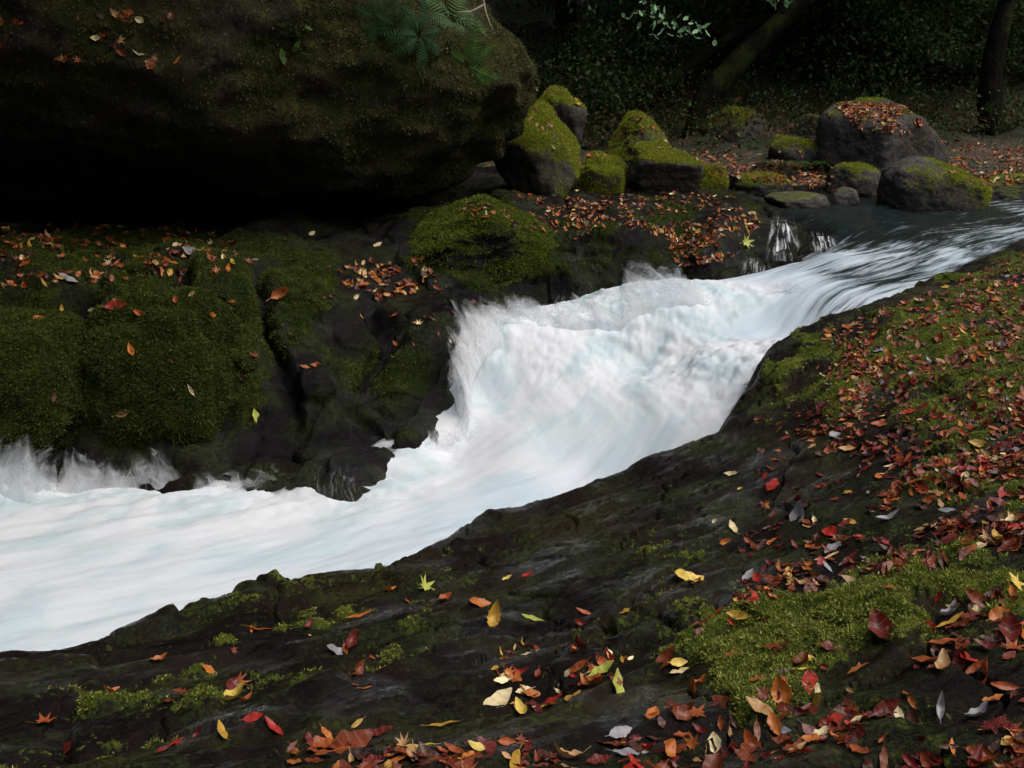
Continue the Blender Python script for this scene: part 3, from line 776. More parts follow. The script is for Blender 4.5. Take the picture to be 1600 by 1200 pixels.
def rock_tufts(keys, cnt, size, cols, thr, seed):
    rg = np.random.default_rng(seed); AP, AN = [], []
    for k in keys:
        r = ROCKS[k]; V, Fc = r['V'], r['F']; m = sstep(thr - 0.1, thr + 0.15, r['moss'])[Fc].mean(1)
        a = V[Fc]; cr = np.cross(a[:, 1] - a[:, 0], a[:, 2] - a[:, 0]); ar = np.linalg.norm(cr, axis=1); cr /= ar[:, None] + 1e-12
        ce = a.mean(1); face = (cr * (np.array([0, 0, CZ]) - ce)).sum(1) > -0.3 * np.linalg.norm(ce, axis=1)
        AP.append((a, cr, ar * m * face))
    w = np.concatenate([q[2] for q in AP]); a = np.concatenate([q[0] for q in AP]); n = np.concatenate([q[1] for q in AP])
    i = rg.choice(len(w), cnt, p=w / w.sum()); b = rg.dirichlet((1, 1, 1), cnt)
    return (a[i] * b[..., None]).sum(1), n[i], size, cols
p_, n_, s_, c_ = rock_tufts(['lobe1', 'lobe2'], 50000, 0.012, gd, 0.5, 8)
moss_tufts('moss', p_, n_, s_, c_, 9)
gh = [(0.08, 0.12, 0.01), (0.14, 0.18, 0.016), (0.20, 0.23, 0.02), (0.06, 0.08, 0.012)]
p_, n_, s_, c_ = rock_tufts(['hump'], 16000, 0.012, gh, 0.45, 14)
moss_tufts('moss', p_, n_, s_, c_, 15)
gb = [(0.19, 0.24, 0.018), (0.30, 0.33, 0.026), (0.40, 0.41, 0.035), (0.12, 0.15, 0.018)]
p_, n_, s_, c_ = rock_tufts(['behind', 'pale', 'low', 'peak', 'table', 'green', 'half', 'grey2', 'dark1', 'dark4', 'leafy', 'brown'], 40000, 0.012, gb, 0.52, 10)
moss_tufts('moss', p_, n_, s_, c_, 11)
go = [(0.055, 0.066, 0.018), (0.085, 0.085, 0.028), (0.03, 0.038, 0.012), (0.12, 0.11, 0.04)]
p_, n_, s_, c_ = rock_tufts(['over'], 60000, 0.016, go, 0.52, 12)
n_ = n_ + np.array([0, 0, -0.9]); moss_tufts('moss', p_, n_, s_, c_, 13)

# ------------------------------------------------------------------ thin falls, wash and spray
def film(corners, nu, nv, mat, off=0.012, lift=0.02, seed=0, obs=None):
    """patch between four photo corners (top-left, top-right, bottom-right, bottom-left) laid on the rock"""
    a, b, c, d = [np.array(q, float) for q in corners]
    V, UV, E, ok = [], [], [], []
    for j in range(nv):
        t = j / (nv - 1)
        for i in range(nu):
            s = i / (nu - 1)
            q = (a * (1 - s) + b * s) * (1 - t) + (d * (1 - s) + c * s) * t
            hit = cast(q[0], q[1], obs or FAR)
            if hit is None or hit[0] > 12: V.append((0, 0, 0)); ok.append(False)
            else:
                w = hit[1] + hit[2] * (off + lift * float(fbm(s * 5 + seed, t * 2, 0, 3, seed)) )
                V.append(tuple(w)); ok.append(True)
            UV.append((s * np.linalg.norm(b - a) / 100 + seed, t))
            E.append(min(1, 4 * s, 4 * (1 - s)) * min(1, 3.5 * t + 0.1))
    fc = grid_faces(nv, nu); ok = np.array(ok); V = np.array(V)
    fc = fc[ok[fc].all(1)]
    ext = np.ptp(V[fc][:, :, 1], axis=1) if len(fc) else np.array([])
    fc = fc[ext < 0.35]
    if not len(fc): return
    o = link('thin_waterfall', raw_mesh('thin_waterfall', V, fc, mat, True, {'edge': np.array(E)}, np.array(UV)))
    tag(o, None, None, kind='stuff')
film([(1205, 338), (1240, 338), (1262, 408), (1190, 408)], 26, 30, M_film, seed=1)
film([(1262, 362), (1300, 362), (1318, 402), (1268, 402)], 24, 24, M_film, seed=2)
film([(1158, 402), (1206, 406), (1204, 458), (1150, 452)], 30, 24, M_film, seed=3)
film([(1200, 420), (1262, 408), (1260, 468), (1196, 462)], 30, 24, M_film, seed=4)
film([(70, 705), (250, 715), (270, 790), (40, 790)], 40, 30, M_wisp, 0.03, 0.05, 5)
film([(490, 725), (555, 725), (580, 790), (480, 790)], 30, 30, M_wisp, 0.02, 0.03, 6)

def veil_material():
    k = NT('torn_sheet_of_water')
    uv = k.n('ShaderNodeTexCoord').outputs['UV']
    s1 = k.noise(k.n('ShaderNodeMapping', {'Vector': uv, 'Scale': (7.0, 1.3, 1)}).outputs[0], 1.0, 6, 0.7, 1.2)
    e = k.attr('edge').outputs['Fac']
    a = k.math('ADD', k.math('MULTIPLY', e, 1.15), k.rng(s1, 0.3, 0.7, -0.75, 0.25))
    a = k.math('MULTIPLY', k.rng(a, -0.1, 0.95, 0, 0.85, True), k.rng(e, 0.0, 0.12, 0, 1, True))
    k.P(Base_Color=(0.86, 0.885, 0.905), Roughness=0.7)
    tl = k.n('ShaderNodeBsdfTranslucent', {'Color': (0.86, 0.885, 0.905)})
    body = k.n('ShaderNodeMixShader', {0: 0.55, 1: k.b.outputs[0], 2: tl.outputs[0]})
    tr = k.n('ShaderNodeBsdfTransparent')
    mx = k.n('ShaderNodeMixShader', {0: a, 1: tr.outputs[0], 2: body.outputs[0]})
    k.t.links.new(mx.outputs[0], k.out.inputs[0])
    return k.m
M_veil = veil_material()

def veils(name, path, height, lean, layers=3, depth=0.12, seed=0, spiky=1.0):
    """torn sheets of water thrown up along a line: path of (u, v, distance)"""
    rg = np.random.default_rng(seed); VV, FF, EE, UU = [], [], [], []; tot = 0
    base = spline([PD(*p) for p in path], 110)
    al = np.r_[0, np.cumsum(np.linalg.norm(np.diff(base, axis=0), axis=1))]
    M = 16; t = np.linspace(0, 1, M)
    for L in range(layers):
        b = base + np.array([0, -1, 0]) * depth * (L / max(layers - 1, 1) - 0.5) + 0.02 * rg.normal(size=3)
        sp_ = fbm(al * 3.0, al * 0 + L * 7.7 + seed, 0, 4, 900 + seed + L, 0.5)
        h = height * np.clip(0.45 + spiky * 1.15 * sp_, 0.08, 1.7) * np.minimum(1, np.minimum(al, al[-1] - al) / 0.08 + 0.15)
        wob = 0.05 * fbm(al[:, None] * 5, t[None, :] * 2 + L * 3, 0, 3, 950 + seed + L) * t[None, :]
        lx = lean[0] * (0.7 + 0.6 * fbm(al * 2, L * 5.0 + al * 0, 1, 3, 970 + seed))
        z = h[:, None] * (1 - (1 - t[None, :]) ** 1.7) - 0.10 * (1 - t[None, :])
        V = b[:, None, :] + np.stack([(h * lx / height)[:, None] * t ** 1.1 + wob, (lean[1] * t)[None, :] + wob, z], -1)
        ends = np.minimum(1, np.minimum(al, al[-1] - al) / 0.10)
        EE.append((ends[:, None] * (1 - t[None, :]) ** 0.8).ravel()); VV.append(V.reshape(-1, 3))
        UU.append(np.stack([np.repeat(al[:, None] + L * 13.1, M, 1), np.tile(t, (len(al), 1)) + L * 3.3], -1).reshape(-1, 2))
        FF.append(grid_faces(len(al), M) + tot); tot += len(al) * M
    o = link(name, raw_mesh(name, np.concatenate(VV), np.concatenate(FF), M_veil, True, {'edge': np.concatenate(EE)}, np.concatenate(UU)))
    tag(o, None, None, kind='stuff')
veils('splash', [(1120, 470, 6.98), (1060, 456, 6.95), (1010, 470, 6.92), (975, 498, 6.86), (900, 508, 6.82), (830, 510, 6.82), (790, 512, 6.80), (760, 535, 6.66)], 0.21, (-0.20, 0.05), 8, 0.26, 1, 1.0)
veils('splash', [(800, 515, 6.72), (765, 525, 6.62), (740, 565, 6.42), (738, 620, 6.2), (725, 660, 6.05)], 0.22, (-0.24, 0.03), 6, 0.2, 2, 1.0)
veils('splash', [(748, 650, 6.05), (715, 690, 5.92), (665, 722, 5.8), (610, 752, 5.68), (560, 765, 5.64)], 0.15, (-0.22, 0.03), 3, 0.08, 3)
veils('splash', [(1262, 440, 7.0), (1200, 462, 7.05), (1150, 466, 7.05), (1100, 460, 7.0)], 0.06, (-0.10, 0.02), 2, 0.06, 4)
veils('splash', [(-120, 770, 5.62), (-40, 762, 5.6), (20, 758, 5.6), (85, 772, 5.56)], 0.40, (0.2, 0.02), 7, 0.25, 5, 1.2)
veils('splash', [(70, 762, 5.6), (140, 758, 5.62), (220, 756, 5.62), (300, 764, 5.6)], 0.26, (-0.14, 0.05), 3, 0.07, 6)
veils('splash', [(300, 762, 5.58), (380, 764, 5.56), (470, 762, 5.56), (570, 756, 5.58), (610, 735, 5.66)], 0.15, (-0.14, 0.03), 4, 0.1, 7, 0.9)
veils('splash', [(1120, 690, 5.4), (1150, 655, 5.5), (1180, 605, 5.65), (1205, 560, 5.85)], 0.05, (-0.14, -0.03), 2, 0.06, 8)

# ------------------------------------------------------------------ fallen leaves
PAL = {'dark red': (0.11, 0.013, 0.010), 'red brown': (0.15, 0.032, 0.011), 'rust': (0.27, 0.062, 0.014), 'orange': (0.42, 0.13, 0.025), 'mustard': (0.42, 0.25, 0.035),
       'yellow': (0.62, 0.46, 0.09), 'cream': (0.66, 0.55, 0.30), 'pale grey': (0.24, 0.24, 0.255), 'dark brown': (0.055, 0.020, 0.013), 'yellow green': (0.36, 0.40, 0.07), 'red': (0.33, 0.022, 0.016), 'tan': (0.38, 0.22, 0.09)}

def leaf_geo(shape, curl=0.5, fold=0.3, seed=0):
    """unit-length leaf lying on z=0, from (0,-.5) to (0,.5)"""
    rg = random.Random(seed)
    if shape == 'maple':
        tips = [(-90 - 32, 0.34), (-90 - 78, 0.44), (-90 - 130, 0.5), (90, 0.56), (-90 + 130, 0.5), (-90 + 78, 0.44), (-90 + 32, 0.34)]
        ang = [-122, -168, -218, -270, -322, -372, -418]; ln = [0.34, 0.46, 0.52, 0.58, 0.52, 0.46, 0.34]
        pts = []
        for i in range(7):
            a, l = R(ang[i]), ln[i]
            if i: am = R((ang[i] + ang[i - 1]) / 2); pts.append((math.cos(am) * 0.2, math.sin(am) * 0.2))
            for da, k in ((9, 0.62), (0, 1), (-9, 0.62)): pts.append((math.cos(a + R(da)) * l * k, math.sin(a + R(da)) * l * k))
        V = [(0, 0)] + pts + [(0.012, -0.2), (0.012, -0.62), (-0.012, -0.62), (-0.012, -0.2)]
        n = len(pts); Fc = [(0, i, i % n + 1) for i in range(1, n + 1)] + [(n + 1, n + 3, n + 2), (n + 1, n + 4, n + 3)]
        V = np.array([(x, y, 0) for x, y in V], float)
    else:
        w = {'oval': 0.24, 'broad': 0.36, 'narrow': 0.15, 'toothed': 0.26}[shape]
        N = 11; rows = []; 
        for i in range(N):
            t = i / (N - 1); hw = w * (math.sin(math.pi * min(1, t * 0.97 + 0.015)) ** 0.75) * (1.12 - 0.35 * t)
            if shape == 'toothed' and i % 2: hw *= 0.84
            hw *= 1 + rg.uniform(-0.07, 0.07)
            for s in (-1, -0.55, 0, 0.55, 1): rows.append((hw * s, t - 0.5, 0))
        V = np.array(rows, float); Fc = []
        for i in range(N - 1):
            for j in range(4):
                a = i * 5 + j; Fc += [(a, a + 1, a + 6), (a, a + 6, a + 5)]
        k = len(V); V = np.r_[V, [(0.012, -0.5, 0), (0.02, -0.72, 0.02), (0.0, -0.72, 0.02), (-0.012, -0.5, 0)]]
        Fc += [(k, k + 2, k + 1), (k, k + 3, k + 2)]
    uv = V[:, :2] + 0.5
    x, y = V[:, 0].copy(), V[:, 1].copy()
    V[:, 2] += fold * np.abs(x) + curl * (y * y) * 0.9 + rg.uniform(-0.5, 0.5) * x * y * 1.6
    V[:, 2] += 0.045 * np.sin(y * 13 + rg.uniform(0, 6)) * np.abs(x) / 0.25
    if curl > 0.7: V[:, 2] += 0.5 * np.maximum(y - 0.1, 0) ** 1.2
    V[:, 2] -= V[:, 2].min()
    return V, np.array(Fc), uv

SHAPES = ['oval', 'broad', 'narrow', 'toothed', 'maple']
GEO = {}
for sh in SHAPES:
    for k in range(3):
        GEO[sh, k] = leaf_geo(sh, [0.15, 0.5, 0.95][k], [0.1, 0.4, 0.75][k], hash_ := (SHAPES.index(sh) * 7 + k))
LM = {}
def leaf_mesh(sh, k, colr):
    key = (sh, k, colr)
    if key not in LM:
        V, Fc, uv = GEO[sh, k]; c = np.array(PAL[colr])
        vc = np.tile(c, (len(V), 1)); vc = vc * (1 + 0.35 * np.clip(fbm(V[:, 0] * 4 + len(LM), V[:, 1] * 4, 0, 2, 5), -1, 1))[:, None]
        me = raw_mesh('leaf', V, Fc, M_leaf, True, {'col': vc}, uv); LM[key] = me
    return LM[key]

def leaf_matrix(loc, nor, size, az, tilt, rg):
    nrm = Vector(nor) + Vector((rg.gauss(0, tilt), rg.gauss(0, tilt), 0)); nrm.normalize()
    q = Vector((0, 0, 1)).rotation_difference(nrm)
    return Matrix.Translation(Vector(loc) + nrm * 0.004) @ q.to_matrix().to_4x4() @ Matrix.Rotation(az, 4, 'Z') @ Matrix.Scale(size, 4)

HAND = [  # u, v, length px, colour, shape, curl 0-2, turn in degrees, phrase
 (368,1093,42,'yellow','broad',2,70,'yellow folded leaf alone on bare wet rock'),(268,1170,46,'red','toothed',0,20,'broad scarlet leaf flat on dark rock near the bottom edge'),
 (345,1146,34,'mustard','narrow',1,-30,'mustard narrow leaf between scarlet and pink red leaves'),(397,1121,30,'red','oval',0,80,'small pink red leaf above the mustard narrow leaf'),
 (426,1139,34,'red','narrow',1,-50,'narrow red leaf pointing down beside the pink red leaf'),(68,1131,36,'rust','maple',1,60,'rust red lobed leaf by itself in the lower left corner'),
 (105,1172,44,'dark red','oval',0,80,'dull dark red leaf lying flat in the lower left corner'),(170,1083,20,'orange','oval',2,40,'tiny orange curled leaf on the mossy slope above the rust lobed leaf'),
 (400,986,44,'rust','narrow',1,85,'thin rust leaf in a wet groove of the dark bank'),(524,1020,40,'pale grey','oval',1,70,'pale grey leaf turned underside up on a black ledge'),
 (550,1003,28,'dark red','toothed',2,10,'dark red curled leaf behind the pale grey ledge leaf'),(556,1050,26,'red brown','toothed',2,0,'red brown crumpled leaf below the black ledge'),
 (568,1079,28,'orange','narrow',1,70,'orange leaf tip glowing below the crumpled red brown leaf'),(562,965,42,'orange','narrow',1,85,'long orange leaf on the dark slab left of the moss streak'),
 (663,918,34,'yellow green','maple',1,30,'yellow green lobed leaf near the water edge'),(606,925,20,'orange','oval',2,50,'small orange leaf left of the yellow green lobed leaf'),
 (793,905,18,'yellow','oval',1,60,'small yellow leaf on brown slab, left one of a pair'),(825,900,22,'red','oval',1,80,'small red leaf on brown slab, right one of a pair'),
 (748,944,38,'orange','oval',1,70,'orange leaf at the top of a little trail down the slab'),(772,965,34,'mustard','toothed',2,10,'mustard ragged leaf caught in the crack below the orange one'),
 (832,968,38,'yellow green','narrow',0,-60,'slim pale green leaf alone on smooth brown slab'),(778,1100,54,'cream','oval',1,40,'large cream leaf folded in half at the end of the leaf trail'),
 (816,1113,28,'yellow','oval',2,-20,'yellow leaf hanging under the heap beside the large cream leaf'),(961,1070,38,'yellow green','oval',1,-15,'pale yellow green leaf standing at the right end of the heap'),
 (667,1169,62,'yellow','narrow',0,85,'bright yellow long leaf on the red carpet by the bottom edge'),(746,1170,36,'yellow','oval',0,-70,'bright yellow short leaf right of the long yellow one'),
 (700,1134,56,'mustard','narrow',0,82,'long ochre leaf lying along the top of the red carpet'),(942,1050,46,'yellow green','toothed',1,70,'big green and yellow leaf across the heap'),
 (1070,904,50,'yellow','oval',1,75,'pale yellow leaf at the lip of the wet seam'),(1086,908,32,'yellow','broad',1,60,'shorter yellow leaf overlapping the pale yellow seam leaf'),
 (1153,963,34,'mustard','oval',1,-60,'glossy mustard leaf at the left end of the moss hump'),(1124,961,32,'rust','oval',1,60,'rust leaf pressed against the glossy mustard leaf'),
 (1118,817,16,'cream','oval',1,10,'tiny cream leaf on the wet seam, left one of two'),(1144,825,20,'cream','oval',1,-15,'small cream leaf on the wet seam, right one of two'),
 (1304,860,34,'pale grey','broad',1,60,'silvery grey leaf turned underside up above the moss hump'),(1292,875,44,'cream','narrow',1,85,'long cream leaf below the silvery grey leaf'),
 (1385,813,38,'pale grey','narrow',2,80,'whitish curled leaf in the dark red litter'),(1377,988,40,'dark red','broad',2,0,'dark red leaf standing upright in the moss'),
 (1345,1050,32,'orange','maple',0,20,'pinkish orange star shaped leaf on grey rock'),(1485,963,40,'pale grey','oval',2,60,'white curled leaf at the right end of the moss hump'),
 (1487,976,50,'mustard','narrow',1,75,'mustard leaf tucked under the white curled leaf'),(1278,1109,56,'mustard','oval',1,-78,'large golden leaf lying on dark rock below the moss'),
 (1338,1132,42,'cream','oval',1,60,'cream pointed leaf right of the large golden leaf'),(1286,1150,26,'cream','broad',1,40,'round cream leaf below the large golden leaf'),
 (1246,1175,36,'tan','narrow',1,50,'tan leaf near the bottom edge below the round cream leaf'),(1117,1162,24,'cream','broad',1,10,'cream heart shaped leaf on red leaves at the bottom'),
 (1530,1121,40,'pale grey','oval',2,75,'white curled leaf on bare rock in the lower right'),(1469,1106,30,'pale grey','narrow',2,20,'white twisted leaf left of the lower right white leaf'),
 (1545,1063,64,'rust','toothed',1,75,'big rust leaf with wavy edge near the right edge'),(1552,1098,38,'orange','toothed',1,70,'orange tan leaf below the big rust leaf'),
 (1582,914,40,'yellow','maple',0,70,'pale yellow lobed leaf on moss at the right edge'),(1560,961,32,'orange','broad',1,70,'orange brown leaf on rock below the pale yellow lobed leaf'),
 (1088,1080,56,'rust','oval',1,85,'orange red long leaf in the middle of the lower bank'),(1062,1053,32,'cream','oval',1,70,'cream leaf above the orange red long leaf'),
 (1184,1066,26,'rust','oval',1,50,'small rust leaf at the foot of the moss hump'),(1222,1084,34,'orange','broad',2,0,'orange brown curled leaf left of the large golden leaf'),
 (1247,1050,32,'yellow','narrow',1,70,'pale yellow slim leaf above the orange brown curled leaf'),(985,1180,56,'pale grey','oval',0,80,'big grey white leaf flat at the bottom edge'),
 (968,1146,42,'pale grey','toothed',0,60,'grey veined leaf above the big grey white one'),(1020,1121,34,'orange','oval',1,20,'orange brown leaf right of the grey veined leaf'),
 (1205,812,46,'rust','narrow',1,70,'rust leaf of a loose trio above the leaf drift'),(1248,808,36,'pale grey','oval',2,40,'greyish leaf at the right of a loose trio'),
 (1212,720,26,'rust','oval',0,80,'rust red leaf alone by the top of the wet seam'),(1208,760,22,'red','broad',0,40,'bright crimson leaf below the top of the wet seam'),
 (1143,742,18,'cream','oval',1,-50,'tiny cream leaf near the foam edge of the bank'),(1157,766,14,'yellow','oval',1,10,'tiny yellow leaf below the tiny cream one'),
 (1131,850,26,'orange','toothed',2,60,'bright orange leaf at the head of the leaf drift'),(1206,848,20,'orange','oval',1,80,'small orange leaf between the wet seam and the leaf drift'),
 (1090,912,24,'red brown','oval',1,30,'red brown leaf right of the pale yellow seam leaf'),(1042,1030,46,'red brown','oval',1,60,'red brown leaf left of the moss at mid bank'),
 (1058,1036,30,'yellow','oval',1,75,'yellow leaf overlapping the red brown leaf left of the moss'),(1297,1012,38,'dark red','oval',0,80,'dark red leaf under the upright leaf in the moss'),
 (1478,1005,50,'rust','narrow',0,85,'long rust leaf crossing rock below the white curled hump leaf'),(1578,990,34,'dark red','broad',2,20,'dark red curled leaf at the right edge below the moss'),
 (1133,1100,36,'red brown','oval',0,-40,'dull brown leaf left of the small rust leaf'),(1330,1078,24,'tan','narrow',1,-60,'tan slim leaf pair mate above the golden leaf'),
 (1385,1105,44,'dark red','oval',1,70,'shiny dark red leaf right of the cream pointed leaf'),(1404,1118,22,'cream','oval',1,0,'small cream leaf touching the shiny dark red leaf'),
 (1270,700,16,'tan','oval',1,40,'small tan leaf in the moss fringe of the upper bank'),(1303,682,22,'pale grey','broad',1,60,'blue grey leaf on the bare rock of the upper bank'),
 (1362,580,24,'yellow','oval',1,60,'yellow leaf on the moss near the upper foam edge'),(1530,695,30,'mustard','oval',1,-60,'mustard leaf on moss in the upper litter'),
 (1330,875,30,'dark red','oval',1,70,'dark red leaf in the leaf drift right of the long cream leaf'),(1390,920,20,'red','oval',0,60,'small red leaf on the top of the moss hump'),
 (1522,952,18,'cream','broad',0,80,'small cream leaf right of the white curled hump leaf'),(1470,935,24,'red','toothed',1,70,'dark pink leaf on the bright moss by the grey stone'),
 (548,1165,70,'red brown','broad',0,60,'big brown leaf in the red carpet at the bottom edge'),(590,1150,54,'dark red','oval',1,70,'dark red pointed leaf in the red carpet left of the ochre leaf'),
 (520,1180,52,'rust','toothed',0,50,'rust toothed leaf at the left end of the red carpet'),(640,1185,56,'red brown','oval',1,80,'red brown leaf under the bright yellow long leaf'),
]
leaf_rg = random.Random(5)
leaves = []                                     # chosen leaves: dict(loc, nor, size, colour, shape, curl, az, label)
for (u, v, L, colr, sh, k, turn, txt) in HAND:
    h = cast(u, v, NEAR)
    if not h: continue
    fore = 0.72
    size = L / F * h[0] * (1.12 if abs(turn) > 55 else 1.45) * (1.0 if sh == 'maple' else 1.0)
    leaves.append(dict(loc=h[1], nor=h[2], size=min(size * 0.88, 0.10), col=colr, sh=sh, k=k, az=R(-turn), label=txt, hand=True, px=(u, v), t=h[0]))

WET = ['dark red'] * 14 + ['red brown'] * 15 + ['rust'] * 8 + ['dark brown'] * 9 + ['orange'] * 5 + ['red'] * 3 + ['mustard', 'mustard', 'cream', 'tan', 'tan', 'tan', 'pale grey', 'red']
ZONES = [  # polygon, count, colours, clumpiness
 ([(1290,520),(1420,470),(1600,390),(1640,380),(1640,560),(1480,570),(1330,620),(1250,600)], 1050, WET, 0.7),
 ([(1230,620),(1480,570),(1640,560),(1640,730),(1420,730),(1250,700)], 640, WET, 0.7),
 ([(1380,720),(1640,700),(1640,860),(1480,860),(1380,800)], 400, WET, 0.7),
 ([(1180,820),(1440,790),(1600,850),(1440,885),(1250,930),(1150,950),(1140,900)], 230, WET, 0.6),
 ([(1180,650),(1400,700),(1400,800),(1180,800)], 60, WET, 0.6),
 ([(430,1150),(600,1120),(700,1130),(900,1180),(900,1230),(430,1230)], 110, ['dark red'] * 4 + ['red brown'] * 5 + ['rust'] * 4 + ['orange'] * 2 + ['dark brown'] * 4 + ['mustard', 'tan'], 0.5),
 ([(780,1010),(850,1010),(980,1000),(990,1060),(860,1110),(800,1110),(770,1060)], 60, ['rust', 'orange', 'red', 'mustard', 'cream', 'yellow', 'red brown', 'dark red'], 0.3),
 ([(950,1100),(1300,1080),(1300,1230),(900,1230)], 95, WET, 0.5),
 ([(1300,1100),(1640,1080),(1640,1230),(1300,1230)], 95, WET, 0.6),
 ([(1480,930),(1640,930),(1640,1100),(1400,1100)], 55, WET, 0.5),
 ([(1060,930),(1250,900),(1300,1080),(1060,1100)], 22, WET, 0.3),
 ([(1640,390),(2300,310),(2400,760),(1640,700)], 420, WET, 0.6),
 ([(1640,740),(2300,760),(2300,1330),(1640,1230)], 260, WET, 0.5),
 ([(0,1040),(500,960),(900,900),(1050,850),(900,1100),(500,1130),(0,1200)], 26, ['rust', 'orange', 'red brown', 'dark red', 'mustard'], 0.0),
]
cand = []
for poly, cnt, cols, clump in ZONES:
    xs = [p[0] for p in poly]; ys = [p[1] for p in poly]; got = 0; tries = 0
    while got < cnt and tries < cnt * 40:
        tries += 1
        u, v = leaf_rg.uniform(min(xs), max(xs)), leaf_rg.uniform(min(ys), max(ys))
        if not bool(inpoly(poly, u, v)): continue
        h = cast(u, v, NEAR)
        if not h: continue
        if clump and float(fbm(h[1].x * 2.2, h[1].y * 4.0, 0, 3, 77)) * 1.1 + leaf_rg.uniform(-0.5, 0.5) < clump * 0.35 - 0.2: continue
        got += 1
        cand.append(dict(loc=h[1], nor=h[2], size=leaf_rg.choice([0.026, 0.034, 0.04, 0.046, 0.058]) * leaf_rg.uniform(0.8, 1.1), col=leaf_rg.choice(cols),
                         sh=leaf_rg.choice(['oval'] * 5 + ['narrow'] * 3 + ['toothed'] * 3 + ['broad'] * 2 + ['maple']), k=leaf_rg.choice([0, 0, 0, 1, 1, 2]), az=leaf_rg.uniform(0, 6.28), hand=False, px=(u, v), t=h[0]))
def inframe(l): return 0 < l['px'][0] < 1600 and 0 < l['px'][1] < 1195
cand.sort(key=lambda l: (-(l['size'] / l['t']) if inframe(l) else 1))
n_ind = max(0, 296 - len(leaves))
chosen, rest = cand[:n_ind], cand[n_ind:]
# a label for each further leaf: colour, shape and the described leaf it lies next to
CURLW = ['flat', 'curved', 'curled']
used = {l['label'] for l in leaves}
SHORT = {l['label']: l['label'] for l in leaves}
hand_px = np.array([l['px'] for l in leaves])
def cut(txt):
    for w in (' alone ', ' lying ', ' on the ', ' in the ', ' in a ', ' on ', ' at the ', ' between ', ' above ', ' by ', ' near ', ' behind ', ' below ', ' left ', ' right ', ' pointing ', ' turned ', ' beside ', ' caught ', ' hanging ', ' standing ', ' pressed ', ' tucked ', ' of a ', ' across ', ' overlapping ', ' touching ', ' crossing ', ' under ', ' with ', ' glowing ', ' pair ', ' folded in ', ', '):
        i = txt.find(w)
        if i > 0: txt = txt[:i]
    return txt
heads = [cut(l['label']) for l in leaves]
uniq = [i for i, h_ in enumerate(heads) if heads.count(h_) == 1]
for l in chosen:
    d = np.hypot(hand_px[uniq, 0] - l['px'][0], hand_px[uniq, 1] - l['px'][1])
    lab = None
    for i in np.argsort(d)[:9]:
        j = uniq[i]; du, dv = l['px'][0] - hand_px[j][0], l['px'][1] - hand_px[j][1]
        where = ('right of' if du > 0 else 'left of') if abs(du) > abs(dv) else ('below' if dv > 0 else 'above')
        for adj in ('', 'small ' if l['size'] < 0.04 else 'large '):
            t = f"{adj}{l['col']} {l['sh'] if l['sh'] != 'maple' else 'lobed'} {CURLW[l['k']]} leaf {where} the {heads[j]}"
            if t not in used and len(t.split()) <= 16: lab = t; break
        if lab: break
    l['label'] = lab or f"{l['col']} {CURLW[l['k']]} leaf in the thick litter of the near bank"
    used.add(l['label'])
for l in leaves + chosen:
    o = link('fallen_leaf', leaf_mesh(l['sh'], l['k'], l['col']))
    M = leaf_matrix(l['loc'], l['nor'], l['size'], l['az'], 0.12 if l['hand'] else 0.2, leaf_rg)
    o.matrix_world = M
    tag(o, l['label'], 'leaf', 'fallen leaves on the near bank')

def litter(name, items, tilt=0.25):
    mb = MB()
    for l in items:
        V, Fc, uv = GEO[l['sh'], l['k']]
        M = np.array(leaf_matrix(l['loc'], l['nor'], l['size'], l['az'], tilt, leaf_rg))
        c = np.array(PAL[l['col']]) * leaf_rg.uniform(0.6, 1.25)
        mb.add(V @ M[:3, :3].T + M[:3, 3], Fc, c, uv)
    o = link(name, mb.mesh(name, M_litter)); tag(o, None, None, kind='stuff')
litter('leaf_litter', rest)

DRY = ['rust'] * 5 + ['red brown'] * 6 + ['orange'] * 3 + ['dark brown'] * 4 + ['tan'] * 3 + ['cream', 'mustard', 'dark red']
FZ = [([(800,300),(1000,296),(1160,308),(1190,345),(1180,400),(1060,420),(1040,370),(960,350),(900,375),(830,350)], 720, (0.038, 0.06)),
      ([(0,345),(300,355),(420,400),(330,430),(0,450)], 260, (0.05, 0.08)),
      ([(510,415),(660,400),(690,450),(560,475)], 130, (0.05, 0.08)),
      ([(560,480),(760,470),(720,560),(580,600)], 14, (0.05, 0.07)),
      ([(60,440),(520,430),(520,640),(60,660)], 22, (0.05, 0.08)),
      ([(1050,215),(1300,240),(1310,300),(1130,275),(1060,235)], 480, (0.04, 0.065)),
      ([(1440,215),(1640,235),(1640,285),(1500,290)], 380, (0.04, 0.065)),
      ([(1300,160),(1440,165),(1460,215),(1340,200)], 480, (0.05, 0.08)),
      ([(900,100),(1300,100),(1300,220),(900,200)], 110, (0.06, 0.09)),
      ([(0,20),(300,20),(300,140),(0,160)], 60, (0.06, 0.09)),
      ([(800,130),(1100,170),(1130,290),(830,290)], 90, (0.05, 0.075)),
      ([(670,308),(840,330),(880,370),(700,330)], 40, (0.05, 0.075))]
fl = []
for poly, cnt, (s0, s1) in FZ:
    xs = [p[0] for p in poly]; ys = [p[1] for p in poly]; got = tries = 0
    while got < cnt and tries < cnt * 12:
        tries += 1
        u, v = leaf_rg.uniform(min(xs), max(xs)), leaf_rg.uniform(min(ys), max(ys))
        if not bool(inpoly(poly, u, v)): continue
        h = cast(u, v, FAR)
        if not h or h[2].z < 0.35: continue
        if float(fbm(h[1].x * 1.8, h[1].y * 2.5, 0, 3, 78)) + leaf_rg.uniform(-0.4, 0.4) < -0.05: continue
        got += 1
        fl.append(dict(loc=h[1], nor=h[2], size=leaf_rg.uniform(s0, s1), col=leaf_rg.choice(DRY), sh=leaf_rg.choice(['oval', 'oval', 'narrow', 'toothed', 'broad', 'maple']), k=leaf_rg.choice([0, 1, 1, 2]), az=leaf_rg.uniform(0, 6.28)))
